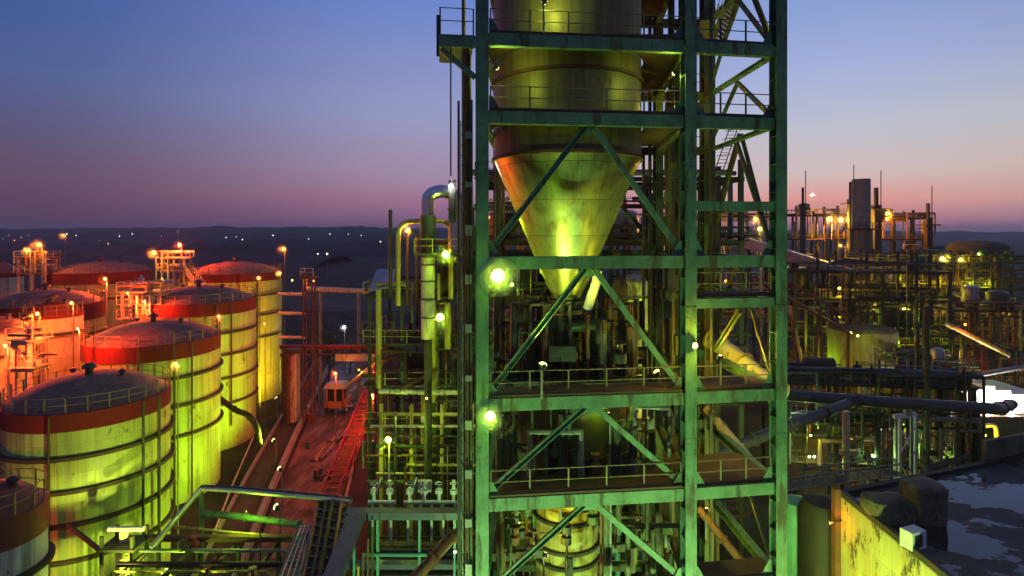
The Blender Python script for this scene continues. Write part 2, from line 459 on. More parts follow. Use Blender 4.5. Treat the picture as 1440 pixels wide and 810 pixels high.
def slab(parent, pts, z, th, mat, name='deck'):
    m = MB(); n = len(pts)
    m.quad([Z(p, z + th) for p in pts]); m.quad([Z(p, z) for p in pts[::-1]])
    for i in range(n): m.quad([Z(pts[i], z), Z(pts[(i + 1) % n], z), Z(pts[(i + 1) % n], z + th), Z(pts[i], z + th)])
    return m.build(name, mat, parent)
for z, dp in ((15.52, 2.6), (20.07, 1.5), (11.0, .5), (6.2, .5)):
    slab(tower, [Lf + u * .3 + nrm * .02, Mf - u * .05 + nrm * .02, Mf - u * .05 + nrm * dp, Lf + u * .3 + nrm * dp], z + .30, .06, 'deck')
    slab(tower, [Mf + u * .1, Rf - u * .1, Rf - u * .1 + nrm * (dp + .8), Mf + u * .1 + nrm * (dp + .8)], z + .302, .06, 'deck')
    for q in (1.9, 2.9): 
        MB().bar(Z(VC - u * 4.5 + nrm * (q * 2 - 4.8), z - .2), Z(VC + u * 5 + nrm * (q * 2 - 4.8), z - .2), .25, .4).build('beam', 'dark', tower)
for z, dp in ((24.55, 2.0), (33.2, 1.0), (36.75, 1.3)):
    slab(tower, [Mf + u * .1, Rf - u * .1, Rf - u * .1 + nrm * dp, Mf + u * .1 + nrm * dp], z + .302, .06, 'deck')
# edge of each deck shows rust above the beam, and carries a handrail
for z in (15.52, 20.07, 33.2, 36.75, 41.5):
    rail(tower, [Z(Lf + u * .4 + nrm * .05, z + .37), Z(Mf - u * .35 + nrm * .05, z + .37)], 'railm', 1.1, 1.75, .034)
    MB().bar(Z(Lf + u * .35 - nrm * .12, z + .36), Z(Mf - u * .35 - nrm * .12, z + .36), .03, .12).build('toe_board', 'deck', tower)
for z in (15.52, 20.07, 24.55, 33.2, 36.75):
    rail(tower, [Z(Mf + u * .35 + nrm * .05, z + .36), Z(Rf - u * .35 + nrm * .05, z + .36)], 'dark' if z > 30 else 'railm', 1.1, 1.5, .034)
for z in (20.07, 33.2, 36.75):
    pass
    rail(tower, [Z(Rr - u * .4, z + .36), Z(Mr + u * .4, z + .36), Z(Lr + u * .4, z + .36)], 'dark', 1.1, 1.7, .034, each=False)
# braces: inverted Vs on the front left bay
def brace(a, b, w=.26, mat='green', h=None):
    return MB().channel(a, b, .16, h or w, .03, side=1).build('brace', mat, tower)
midL = (Lf + Mf) / 2 + u * .15 + nrm * .16
for z0, z1 in ((26.54, 33.2), (20.07, 26.54), (15.52, 20.07), (11.0, 15.52), (6.2, 11)):
    for s, e in ((-1, Lf + u * .32), (1, Mf - u * .32)):
        brace(Z(midL + u * (s * .22), z1 - .32), Z(e + nrm * .16, z0 + .45))
    MB().bar(Z(midL - u * .5 + nrm * .1, z1 - .42), Z(midL + u * .5 + nrm * .1, z1 - .42), .02, .5).build('gusset_plate', 'green', tower)
midR = (Rf + Rr) / 2; 
for z0, z1 in ((33.2, 36.75), (26.54, 33.2), (20.07, 26.54), (36.75, 41.5), (11, 15.52)):
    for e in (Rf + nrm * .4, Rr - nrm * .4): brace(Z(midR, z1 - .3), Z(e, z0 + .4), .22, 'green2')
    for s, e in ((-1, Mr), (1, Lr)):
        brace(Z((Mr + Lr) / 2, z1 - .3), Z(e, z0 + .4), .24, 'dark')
brace(at(1040, 437, 29.5), at(1006, 492, 33), .3, 'green2'); brace(at(1000, 330, 36), at(1040, 188, 36), .25, 'dark'); brace(at(1072, 302, 36), at(1042, 188, 36), .22, 'dark')
brace(at(1046, -40, 30), at(1084, 56, 28.6), .24, 'green2')
# cantilever platform, top left
zc = 36.75
slab(tower, [Lf - u * 1.95 - nrm * .1, Lf - u * .33 - nrm * .1, Lf - u * .33 + nrm * 4, Lf - u * 1.95 + nrm * 4], zc + .05, .1, 'dark')
MB().channel(Z(Lf - u * 1.95 - nrm * .2, zc - .2), Z(Lf - u * .32 - nrm * .2, zc - .2), .2, .5, .04).build('beam', 'green', tower)
MB().bar(Z(Lf - u * 1.85, zc - .5), Z(Lf - u * .3, zc - 1.75), .16, .24).build('brace', 'green', tower)
MB().bar(Z(Lf - u * 2.0 - nrm * .2, zc - .9), Z(Lf - u * 2.0 - nrm * .2, zc + .95), .12, .12).build('bracket_post', 'dark', tower)
rail(tower, [Z(Lf - u * .4 - nrm * .05, zc + .16), Z(Lf - u * 1.9 - nrm * .05, zc + .16), Z(Lf - u * 1.9 + nrm * 3.9, zc + .16)], 'dark', 1.2, 2, .03)
# pipes and cables clipped to the outside of the left column
for k, (dx, dy, r_, mt) in enumerate(((-.48, .1, .07, 'green2'), (-.68, .25, .09, 'rusty'), (-.88, .15, .045, 'grey'), (-1.05, .4, .06, 'dark'), (-.55, .6, .1, 'dark'), (-.8, .7, .08, 'yell'))):
    p = Lf + u * dx + nrm * dy
    MB().tube([Z(p, 0), Z(p, 34 + 2.4 * (k % 3))], r_, 7).build('riser_pipe', mt, tower)
m = MB()
for s in (-.62, -.98): m.bar(Z(Lf + u * s - nrm * .1, 2), Z(Lf + u * s - nrm * .1, 33), .03, .09)
z = 2.2
while z < 33: m.bar(Z(Lf - u * .98 - nrm * .1, z), Z(Lf - u * .62 - nrm * .1, z), .03, .03); z += .45
m.build('cable_ladder', 'dark', tower)
pv = Lf - u * 1.42
MB().tube([Z(pv, 30.5), Z(pv, 36.6)], .035, 6).build('hanging_cable', 'black', tower)
m = MB()
for z in [8 + 2.2 * i for i in range(12)]:
    m.box(Lf.x - .75, Lf.y - .28, z, Lf.x - .45, Lf.y - .06, z + R.uniform(.2, .55))
m.build('junction_box', 'grey', tower)

for px, Yp, r_, zt_, mt in ((944, 33, .2, 44, 'dark'), (952, 34.5, .28, 39, 'black'), (938, 35.5, .14, 36, 'rusty'), (914, 36.4, .12, 42, 'dark'), (905, 36, .1, 33, 'dark'), (957, 31, .12, 46, 'dark'), (700, 36.2, .18, 40, 'dark'), (708, 36.6, .1, 34, 'rusty'), (1008, 35.5, .16, 31, 'dark'), (1000, 33, .1, 46, 'dark')):
    q = at(px, 0, Yp); MB().tube([(q.x, Yp, 0), (q.x, Yp, zt_)], r_, 8).build('riser_pipe', mt, tower)
for k in range(26):
    q = at(R.uniform(936, 960), 0, R.uniform(30.5, 34)); zz = R.uniform(8, 42); w_ = R.uniform(.1, .45)
    MB().box(q.x - w_, q.y - .15, zz, q.x + w_, q.y + .25, zz + R.uniform(.2, 1.1)).build('junction_box', R.choice(('dark', 'black', 'green2')), tower)
# ---- hopper
hop = thing('cone_hopper', 'large stainless steel hopper with a long pointed cone, held in the green tower', 'hopper', (VC.x, VC.y, 24))
cx, cy = VC.x, VC.y
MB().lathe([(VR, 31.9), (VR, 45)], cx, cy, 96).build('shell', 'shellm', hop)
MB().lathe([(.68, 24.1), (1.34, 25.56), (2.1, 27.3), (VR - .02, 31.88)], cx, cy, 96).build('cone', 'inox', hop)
for z in (31.9, 36.0, 40.6):
    MB().lathe([(VR - .02, z - .1), (VR + .12, z - .08), (VR + .12, z + .08), (VR - .02, z + .1)], cx, cy, 96).build('hoop', 'deck', hop)
MB().lathe([(.6, 23.4), (.95, 23.45), (.95, 23.7), (.7, 23.75), (.7, 24.0), (.98, 24.02), (.98, 24.2), (.68, 24.22)], cx, cy, 28).build('outlet_flange', 'dark', hop)
m = MB(); m.box(cx - .65, cy - .6, 22.5, cx + .6, cy + .6, 23.4); m.tube([(cx - 1.6, cy - .75, 22.9), (cx + 1.5, cy - .75, 22.9)], .28, 12); m.build('rotary_valve', 'green2', hop)
MB().tube([(cx, cy, 22.4), (cx, cy, 20.9), (cx + .3, cy, 19.5)], .5, 16).build('outlet_pipe', 'vessd', hop)
MB().tube([(cx + 1.55, cy - 1.2, 25.9), (cx + 1.5, cy - 1.1, 25.3), (cx + 1.05, cy - .8, 23.8)], .26, 12).build('side_chute', 'white', hop)
# beams seen at the hopper top
m = MB(); m.box(cx - 4.4, cy - 4.6, 37.15, cx + 4.6, cy - 4.3, 37.35); m.build('ledge', 'deck', hop)

low = thing('lower_vessel', 'brown green round vessel low in the tower with yellow banded foot', 'vessel', (cx, cy, 6))
MB().lathe([(2.95, 14.5), (2.95, 19.3), (2.4, 19.55), (.5, 19.6)], cx, cy, 64).build('shell', 'vessd', low)
MB().lathe([(1.7, 12.3), (1.75, 13.1), (2.95, 14.5)], cx, cy, 64).build('cone', 'yell', low)
MB().lathe([(1.72, 6.2), (1.72, 12.6)], cx, cy, 64).build('foot', 'footp', low)
for z in (8.4, 10.2, 11.0, 12.5, 14.1):
    MB().lathe([(1.7, z - .1), (1.86, z - .08), (1.86, z + .08), (1.7, z + .1)], cx, cy, 64).build('hoop', 'black', low)
for z in (16.4, 19.4):
    MB().lathe([(2.93, z - .09), (3.06, z - .07), (3.06, z + .07), (2.93, z + .09)], cx, cy, 64).build('hoop', 'deck', low)
MB().box(cx - .25, cy - 1.95, 6.5, cx + .15, cy - 1.74, 10.9).build('gauge_column', 'black', low)

for zz_, lb in ((15.9, 'tangle of dark pipes and valves round the brown vessel, between the two lower decks'), (11.2, 'tangle of dark pipes round the banded vessel foot below the lowest visible deck')):
    pc = thing('pipe_cluster', lb, 'pipework', (cx, cy, zz_))
    for k in range(44):
        a_ = R.uniform(0, 2 * PI); q_ = R.uniform(3.2, 4.9); x, y = max(-.6, min(9, cx + q_ * math.cos(a_) * 1.15)), max(28.2, cy + q_ * math.sin(a_)); z1_ = zz_ + R.uniform(.6, 3.9)
        xe = max(-.6, min(9, x + R.uniform(-2.5, 2.5))); r_ = R.choice((.05, .07, .1, .14, .2))
        MB().tube([(x, y, zz_ - .6), (x, y, z1_), (xe, y, z1_), (xe, y, z1_ - R.uniform(.4, 2.6))], r_, 8).build('pipe', R.choice(('dark', 'green2', 'green2', 'rusty', 'dark', 'grey')), pc)
    for k in range(10):
        a_ = R.uniform(PI, 2 * PI); x, y, z = cx + 3.7 * math.cos(a_), cy + 3.3 * math.sin(a_), zz_ + R.uniform(0, 2.4)
        m = MB(); m.lathe([(.01, z), (.26, z + .04), (.26, z + .4), (.1, z + .5), (.1, z + .85), (.25, z + .87), (.25, z + .93), (.01, z + .95)], x, y, 12); m.build('valve', R.choice(('green2', 'dark', 'rusty')), pc)
dv = thing('valve_skid', 'dark skid of valves and bent pipes on the deck under the hopper outlet', 'valve skid', (cx, cy, 19.7))
for k in range(60):
    x, y = cx + R.uniform(-4, 4.8), 30 + R.uniform(0, 5); r_ = R.choice((.07, .1, .15, .22)); z1_ = 19.6 + R.uniform(.8, 4.9)
    xe = max(cx - 4, min(cx + 4.8, x + R.uniform(-3, 3)))
    MB().tube([(x, y, 18.2), (x, y, z1_), (xe, y, z1_), (xe, y, z1_ - R.uniform(.5, 3))], r_, 8).build('pipe', R.choice(('dark', 'black', 'green2', 'rusty', 'dark')), dv)
for k in range(9):
    x, y, z = cx + R.uniform(-3.8, 4.4), 29.6 + R.uniform(0, 4), 20 + R.uniform(0, 2.6)
    m = MB(); m.lathe([(.01, z), (.34, z + .04), (.34, z + .5), (.12, z + .6), (.12, z + 1.0), (.3, z + 1.02), (.3, z + 1.08), (.01, z + 1.1)], x, y, 12); m.build('valve', R.choice(('green2', 'dark', 'rusty')), dv)
MB().box(cx - 4.2, 29.2, 19.9, cx + 5, 29.5, 20.2).build('skid_beam', 'dark', dv); MB().box(cx - 4.2, 34.6, 19.9, cx + 5, 34.9, 20.2).build('skid_beam', 'dark', dv)
MB().box(cx - 1.1, 29.6, 21.2, cx + .3, 30.1, 22.0).build('control_cabinet', 'black', dv)
# bolted splice plates on the front columns and gussets where braces land
for p in (Lf, Mf, Rf):
    for z in (9.2, 17.8, 24.0, 30.6, 35.2, 39.4):
        m = MB(); c = p - nrm * .315
        m.bar(Z(c, z - .45), Z(c, z + .45), .48, .025, up=nrm)
        for sx in (-.18, .18):
            for k in range(4):
                q = c + u * sx - nrm * .025; m.bar(Z(q, z - .36 + k * .24), Z(q, z - .31 + k * .24), .05, .03, up=nrm)
        m.build('splice_plate', 'green', tower)
    for z in LV[:-1]:
        for sgn in (-1, 1):
            if (p is Lf and sgn < 0) or (p is Rf and sgn > 0): continue
            c = p + u * (sgn * .52) - nrm * .02; m = MB()
            m.quadbox([Z(c - u * .2 * sgn, z + .3), Z(c + u * .35 * sgn, z + .3), Z(c + u * .35 * sgn + nrm * .03, z + .3), Z(c - u * .2 * sgn + nrm * .03, z + .3), Z(c - u * .2 * sgn, z + 1.0), Z(c - u * .05 * sgn, z + 1.0), Z(c - u * .05 * sgn + nrm * .03, z + 1.0), Z(c - u * .2 * sgn + nrm * .03, z + 1.0)])
            m.build('gusset_plate', 'green', tower)
# ---- things in the tower's right bay
def pipe(name, label, cat, pts, r, mat, n=12, flanges=(), group=None, fm=None, round_=0):
    pts = [Vector(p) for p in pts]
    if round_:
        q = [pts[0]]
        for i in range(1, len(pts) - 1):
            a, b, c = pts[i - 1], pts[i], pts[i + 1]
            k = min(round_, (a - b).length * .49, (c - b).length * .49)
            s, e = b + (a - b).normalized() * k, b + (c - b).normalized() * k
            for j in range(7):
                t = j / 6; q.append(s * (1 - t) ** 2 + b * 2 * t * (1 - t) + e * t * t)
        q.append(pts[-1]); pts = q
    t = thing(name, label, cat, (pts[0].x, pts[0].y, min(p.z for p in pts)), group=group)
    MB().tube(pts, r, n).build('tube', mat, t)
    tot = [0]
    for a, b in zip(pts, pts[1:]): tot.append(tot[-1] + (b - a).length)
    for f in flanges:
        s = f * tot[-1]
        for i in range(len(pts) - 1):
            if tot[i] <= s <= tot[i + 1]:
                d = (pts[i + 1] - pts[i]).normalized(); c = pts[i] + d * (s - tot[i])
                MB().tube([c - d * .06, c + d * .06], r * 1.3, n).build('flange', fm or mat, t); break
    return t
pipe('diagonal_chute', 'thick yellow green chute sloping down to the right in the tower bay', 'chute', [at(1000, 474, 36.4), at(1098, 556, 31)], .56, 'cream', 16, (.03, .5, .97), fm='yell')
pipe('slanted_pipe', 'lime lit thin pipe slanting down right below the thick chute', 'pipe', [at(994, 575, 36.4), at(1030, 618, 34), at(1078, 674, 33)], .26, 'cream', 10, (.3, .6, .85))
pipe('slanted_pipe', 'brown pipe slanting down to the bottom edge beside the middle tower column', 'pipe', [at(982, 715, 33), at(1075, 830, 30)], .22, 'rusty', 10, (.4,))
pipe('feed_duct', 'lavender grey duct rising from the middle column past the right column', 'duct', [at(1005, 640, 40), at(1090, 606, 42), at(1192, 568, 46)], .4, 'pipeb', 14, (.25, .5, .8))
stair = thing('steel_stair', 'yellow lit steep steel stair at the top of the tower', 'stair', at(1000, 64, 35))
m = MB()
a, b = at(1000, 62, 34), at(1034, -30, 34)
for s in (0, 1.1):
    m.bar(a + Vector((s * .9, s, 0)), b + Vector((s * .9, s, 0)), .08, .28)
m.build('stringer', 'yell', stair)
m = MB()
for i in range(16):
    c = a.lerp(b, (i + .5) / 16); m.bar(c, c + Vector((.9 * 1.1, 1.1, 0)), .26, .04)
m.build('tread', 'yell', stair)
rail(stair, [a + Vector((-.05, -.05, .1)), b + Vector((-.05, -.05, .1))], 'yell', 1.0, 1.2, .03)
m = MB(); m.box(*at(986, 64, 36)[:2], zat(62, 36), at(1001, 64, 36).x, 36.4, zat(28, 36)); 
cab = tag(m.build('control_panel', 'yell'), 'small yellow panel box at the foot of the top stair', 'box')
lad = thing('cage_ladder', 'dark caged ladder slanting beside the middle column near the top', 'ladder', at(1004, 242, 35))
a, b = at(1004, 244, 35), at(1026, 180, 35)
m = MB()
for s in (0, .5): m.bar(a + Vector((s, 0, 0)), b + Vector((s, 0, 0)), .05, .05)
for i in range(14):
    c = a.lerp(b, i / 13); m.bar(c, c + Vector((.5, 0, 0)), .03, .03)
m.build('ladder', 'dark', lad)
m = MB()
for i in range(5):
    c = a.lerp(b, .2 + i * .18)
    pts = [c + Vector((.25 + .45 * math.cos(t), -.75 * math.sin(t), 0)) for t in [PI * k / 8 for k in range(9)]]
    m.tube(pts, .02, 4)
m.build('cage', 'dark', lad)

# ------------------------------------------------------------------ steel process units
def unit(name, label, cat, loc, rz, xs, ys, zs, mat='dark', deckm='deck', railm='yell', colw=.3, pipes=10, pm=('dark', 'rusty', 'grey', 'green2', 'yell'), vessels=0, skip_deck=(), braces=2, seed=1, rails=True, group=None, top_extra=0, hpipes=None, decks=1.0, vm=('vess', 'clad')):
    rr = random.Random(seed)
    t = thing(name, label, cat, loc, rz, group)
    zt = zs[-1]
    for x in xs:
        for y in ys:
            MB().ibeam((x, y, 0), (x, y, zt + (top_extra if rr.random() < .6 else 0)), colw, colw, .05, up=(0, 1, 0)).build('column', mat, t, True)
    for i, z in enumerate(zs):
        for y in ys: MB().ibeam((xs[0] - .3, y, z), (xs[-1] + .3, y, z), colw * .8, colw, .04).build('beam', mat, t, True)
        for x in xs: MB().ibeam((x, ys[0], z - .02), (x, ys[-1], z - .02), colw * .7, colw * .9, .04).build('beam', mat, t, True)
        if i in skip_deck: continue
        x1 = xs[-1] + .5 if rr.random() < decks else xs[0] + (xs[-1] - xs[0]) * rr.uniform(.4, .8)
        MB().box(xs[0] - .5, ys[0] - .45, z + colw / 2 + .01, x1, ys[-1] + .4, z + colw / 2 + .08).build('deck', deckm, t, True)
        if rails:
            zz = z + colw / 2 + .085
            rail(t, [(xs[0] - .45, ys[-1] + .3, zz), (xs[0] - .45, ys[0] - .4, zz), (x1 - .05, ys[0] - .4, zz), (x1 - .05, ys[-1] + .3, zz)], railm, 1.1, 1.8, .035, local=True, each=False)
    for k in range(braces):
        i = rr.randrange(len(xs) - 1); j = rr.randrange(len(zs)); z0 = zs[j - 1] if j else 0
        y = ys[0] - .02 if rr.random() < .7 else ys[-1]
        a, b = xs[i], xs[i + 1]
        if rr.random() < .5: a, b = b, a
        MB().bar((a, y, z0 + .3), (b, y, zs[j] - .2), .16, .16).build('brace', mat, t, True)
    W, D = xs[-1] - xs[0], ys[-1] - ys[0]
    for k in range(pipes):
        r = rr.choice((.06, .08, .1, .14, .2, .28)); pmk = rr.choice(pm)
        x, y = xs[0] + rr.random() * W, ys[0] + rr.choice((-.35, .4, D * rr.random()))
        z0 = rr.choice([0] + list(zs[:-1])); z1 = min(zt + 1.2, z0 + rr.uniform(2, 12))
        e = rr.choice((-1, 1)) * rr.uniform(1, W * .5); xe = max(xs[0] - .6, min(xs[-1] + .6, x + e))
        q = [(x, y, z0), (x, y, z1), (xe, y, z1)]
        if rr.random() < .5: q.append((xe, y, max(0, z1 - rr.uniform(1, 6))))
        MB().tube(q, r, 8).build('pipe', pmk, t, True)
    for k in range(hpipes if hpipes is not None else pipes // 2):
        z = rr.choice(zs) + colw / 2 + .3 + rr.random() * .8; y = ys[0] + rr.random() * D
        r = rr.choice((.06, .09, .13, .2))
        MB().tube([(xs[0] - rr.random() * 1.5, y, z), (xs[-1] + rr.random() * 1.5, y, z)], r, 8).build('pipe', rr.choice(pm), t, True)
    for k in range(vessels):
        j = rr.randrange(len(zs)); z = zs[j] + colw / 2 + .1 if j < len(zs) else 0
        r = rr.uniform(.5, min(1.5, D * .4)); hh = rr.uniform(1.6, 4.2)
        if j == len(zs) - 1: hh *= .7
        x, y = xs[0] + r + rr.random() * max(.1, W - 2 * r), ys[0] + D * rr.uniform(.35, .65)
        if rr.random() < .7:
            MB().lathe([(.01, z), (r * .6, z + .05), (r, z + .35), (r, z + hh), (r * .7, z + hh + .3), (.01, z + hh + .42)], x, y, 24).build('vessel', rr.choice(vm), t, True)
        else:
            hr_ = rr.uniform(.5, .9)
            MB().tube([(x - 1.6, y, z + hr_ + .3), (x - 1.45, y, z + hr_ + .3), (x + 1.45, y, z + hr_ + .3), (x + 1.6, y, z + hr_ + .3)], [hr_ * .6, hr_, hr_, hr_ * .6], 18).build('vessel', rr.choice(vm), t, True)
    for k in range(max(2, pipes // 3)):
        z = rr.choice(zs) + colw / 2 + .1; x, y = xs[0] + rr.random() * W, ys[0] + rr.random() * D * .8
        m = MB(); w, d, h = rr.uniform(.3, .9), rr.uniform(.3, .7), rr.uniform(.5, 1.5)
        m.box(x, y, z, x + w, y + d, z + h)
        m.tube([(x + w / 2, y + d / 2, z + h - .02), (x + w / 2, y + d / 2, z + h + .35)], .12, 8)
        m.tube([(x - .3, y + d / 2, z + h * .5), (x + .02, y + d / 2, z + h * .5)], .14, 8)
        m.build('pump', rr.choice(pm), t, True)
    return t
def loc(px, Y): return ((px - 720) * Y / F, Y, 0)
def lin_(a, b, n): return [a + (b - a) * i / (n - 1) for i in range(n)]

# behind the tower
unit('process_building', 'dark open multi storey process frame right behind the green tower', 'steelwork', (-2.5, 46, 0), 0, lin_(0, 21, 5), [0, 5, 10], [5, 9.5, 14, 18.5, 22.5, 27, 32.2], 'dark', colw=.36, pipes=42, vessels=15, seed=5, braces=8, top_extra=1.6, railm='dark', decks=.7, hpipes=18)
unit('process_building', 'low dark pump frame in the tower foot, below the brown vessel', 'steelwork', (-.5, 39.2, 0), 0, lin_(0, 12.5, 4), [0, 4], [4.2, 8, 12.4], 'black', colw=.28, pipes=34, vessels=5, seed=15, braces=3, railm='yell', decks=.6, hpipes=12, pm=('dark', 'rusty', 'green2', 'grey', 'teal'))
for k, (px, w, y0, y1, mt, lb) in enumerate(((893, .95, 415, 470, 'cream', 'pale lime vertical vessel behind the tower, right of the cone'), (875, .7, 420, 480, 'rusty', 'brown vertical pipe column behind the tower, beside the pale lime vessel'))):
    Yv = 43.5
    t = thing('column_vessel', lb, 'vessel', (at(px, 400, Yv).x, Yv, 0))
    x = at(px, 400, Yv).x
    MB().lathe([(w * .8, 0), (w, .3), (w, zat(y0 - 20, Yv)), (w * .6, zat(y0 - 28, Yv)), (.01, zat(y0 - 30, Yv))], x, Yv, 24).build('shell', mt, t)
    for z in (16, 20, 23): MB().lathe([(w - .02, z - .08), (w + .1, z - .06), (w + .1, z + .06), (w - .02, z + .08)], x, Yv, 24).build('hoop', 'dark', t)
# left of the tower: pipe rack frame
unit('pipe_rack', 'brown green pipe rack frame left of the tower, level with the chrome duct', 'steelwork', (at(520, 400, 49).x, 49, 0), 0, lin_(0, 8.4, 4), [0, 4, 8], [7.5, 11.2, 14.6, 18.2, 22.3], 'green2', colw=.26, pipes=26, vessels=4, seed=9, braces=4, railm='yell', decks=.8, pm=('rusty', 'green2', 'yell', 'grey', 'dark'))
unit('pipe_rack', 'tall narrow green pipework frame touching the left tower column', 'steelwork', (-6.6, 47, 0), 0, [0, 2.6, 4.2], [0, 4], [6, 10, 14, 18.2, 22.4, 26.0], 'green2', colw=.22, pipes=30, vessels=3, seed=21, braces=4, railm='green2', decks=.5, pm=('rusty', 'green2', 'yell', 'galv', 'dark'))
m = MB(); a = at(527, 404, 48)
m.quadbox([at(518, 410, 48), at(553, 404, 48), at(556, 380, 52) , at(530, 380, 52), at(518, 410, 48) + Vector((0, 0, .12)), at(553, 404, 48) + Vector((0, 0, .12)), at(556, 380, 52) + Vector((0, 0, .12)), at(530, 380, 52) + Vector((0, 0, .12))])
tag(m.build('metal_roof', 'galv'), 'pale sheet metal roof on the pipe rack, beside the thin poles', 'roof')
duct = thing('chrome_duct', 'bright chrome inverted U duct at the skyline left of the tower', 'duct', (at(602, 400, 45).x, 45, 0))
xa, xb = at(602, 0, 45).x, at(641, 0, 45).x
zc_ = zat(281, 45); rc = (xb - xa) / 2
arc = [(xa + rc - rc * math.cos(PI * k / 16), 45, zc_ + rc * .62 * math.sin(PI * k / 16)) for k in range(17)]
MB().tube([(xa, 45, zat(303, 45))] + arc + [(xb, 45, zat(350, 45))], .52, 20).build('elbow', 'chrome', duct)
MB().tube([(xa, 45, zat(362, 45)), (xa, 45, zat(303, 45))], .62, 18).build('collar', 'green2', duct)
MB().tube([(xa, 45, zat(476, 45)), (xa, 45, zat(362, 45))], .54, 18).build('riser', 'cream', duct)
MB().tube([(xa, 45, 0), (xa, 45, zat(476, 45))], .3, 12).build('support', 'dark', duct)
for y in (372, 395, 420, 446): MB().lathe([(.53, zat(y, 45) - .06), (.64, zat(y, 45) - .05), (.64, zat(y, 45) + .05), (.53, zat(y, 45) + .06)], xa, 45, 18).build('hoop', 'dark', duct)
slab_t = thing('duct_platform', 'dark platform ring around the chrome duct', 'platform', (xa, 45, zat(358, 45)))
zz = zat(358, 45)
MB().box(xa - .9, 43.6, zz, xb + 1.2, 46.6, zz + .15).build('deck', 'dark', slab_t)
rail(slab_t, [(xa - .85, 46.5, zz + .15), (xa - .85, 43.65, zz + .15), (xb + 1.1, 43.65, zz + .15)], 'yell', 1.1, 1.3, .03)
pipe('pipe_loop', 'small yellowish inverted U pipe loop left of the chrome duct', 'pipe', [at(560, 430, 46), at(560, 312, 46), at(634, 310, 46), at(634, 420, 46)], .2, 'yell', 10, (.2, .8), round_=1.1)
pipe('pipe_loop', 'inner rusty pipe loop nested under the yellowish one', 'pipe', [at(573, 430, 47.5), at(573, 326, 47.5), at(586, 326, 47.5), at(586, 430, 47.5)], .13, 'rusty', 8, round_=.5)
for px, y0, lb in ((549, 295, 'tall thin pole rising left of the pipe loops'), (636, 253, 'short dark vent pipe standing on the chrome duct platform')):
    pipe('vent_pole', lb, 'pole', [at(px, y0 + (120 if px < 600 else 60), 44.5 if px > 600 else 46), at(px, y0, 44.5 if px > 600 else 46)], .16 if px < 600 else .3, 'dark', 8, (.3,))

# lit yard racks between road and tower
rk = thing('pipe_bridge', 'yellow green ladder like pipe rack with many cross pipes, left of the tower foot', 'pipe rack', (at(540, 0, 46).x, 46, 0))
x0, x1 = at(536, 0, 46).x, at(664, 0, 46).x
for x in lin_(x0, x1, 4): MB().ibeam((x, 46, 0), (x, 46, 14), .26, .26, .04, up=(0, 1, 0)).build('column', 'yell', rk)
for x in lin_(x0, x1, 4): MB().ibeam((x + .1, 52, 0), (x + .1, 52, 13), .26, .26, .04, up=(0, 1, 0)).build('column', 'green2', rk)
for i, py in enumerate((598, 612, 626, 639, 652, 664, 676, 690)):
    for y, dz in ((46 - .22, 0), (52 - .25, .3)):
        MB().tube([(x0 - R.uniform(0, 1.2) + (2.2 if i % 3 == 1 else 0), y, zat(py, 46) + dz), (x1 + .4 - (1.8 if i % 4 == 2 else 0), y, zat(py, 46) + dz)], (.12, .09, .16, .1)[i % 4], 8).build('pipe', ('cream', 'rusty', 'green2', 'yell', 'dark')[(i * 2 + (dz > 0)) % 5], rk)
for i in range(9):
    x = x0 + .35 + (x1 - x0 - .6) * i / 8
    MB().tube([(x, 45.5, R.uniform(0, 5)), (x, 45.5, R.uniform(9, 13.5))], R.choice((.06, .09)), 7).build('pipe', R.choice(('yell', 'cream', 'rusty', 'green2')), rk)
for y in (46, 52): MB().ibeam((x0 - .3, y, 13.2), (x1 + .3, y, 13.2), .2, .26, .04).build('beam', 'yell', rk)
pipe('yard_pipe', 'brown horizontal pipe on top of the rack with a slanting branch', 'pipe', [at(533, 550, 46), at(620, 552, 46), at(660, 552, 46)], .2, 'cream', 10, (.3, .7))
pipe('yard_pipe', 'thin brown pipe slanting up right above the ladder like rack', 'pipe', [at(563, 549, 46), at(615, 518, 46)], .14, 'rusty', 8, (.5,))
# white valve stands
for (pa, pb, lb) in ((524, 550, 'white painted pipe stand with valves, left one by the road'), (574, 640, 'long white pipe manifold with valves and legs in front of the rack')):
    Yv = 39
    t = thing('valve_stand', lb, 'valve manifold', (at(pa, 0, Yv).x, Yv, 0))
    xa_, xb_ = at(pa, 0, Yv).x, at(pb, 0, Yv).x
    zz = zat(706, Yv)
    MB().tube([(xa_ - .3, Yv, zz), (xb_ + .3, Yv, zz)], .13, 10).build('header', 'white', t)
    nn = 2 if pb - pa < 40 else 5
    for x in lin_(xa_, xb_, nn): MB().bar((x, Yv, 0), (x, Yv, zz), .16, .16).build('leg', 'white', t)
    for i, x in enumerate(lin_(xa_ + .1, xb_ - .1, 2 if nn == 2 else 4)):
        m = MB(); m.tube([(x, Yv, zz), (x, Yv, zz + 1.0 + .5 * (i % 2))], .11, 8)
        m.lathe([(.0, zz + .55), (.26, zz + .6), (.26, zz + .85), (0.0, zz + .9)], x, Yv, 10)
        m.lathe([(.22, zz + 1.25), (.27, zz + 1.28), (.22, zz + 1.31)], x, Yv, 12, closed=True)
        m.build('valve', 'white', t)
    m = MB(); m.bar((xa_, Yv - .05, zz), (xa_ + .6, Yv - .05, zz + 1.7), .1, .1); m.build('brace', 'white', t)
sg = thing('sign_board', 'small plain white board in the dark left of the tower', 'sign', at(602, 592, 48))
c = at(602, 588, 48); MB().box(c.x - .55, 47.9, c.z - .4, c.x + .55, 47.96, c.z + .35).build('board', 'white', sg)
MB().bar((c.x, 48.02, c.z - 2.5), (c.x, 48.02, c.z + .3), .08, .08).build('post', 'dark', sg)
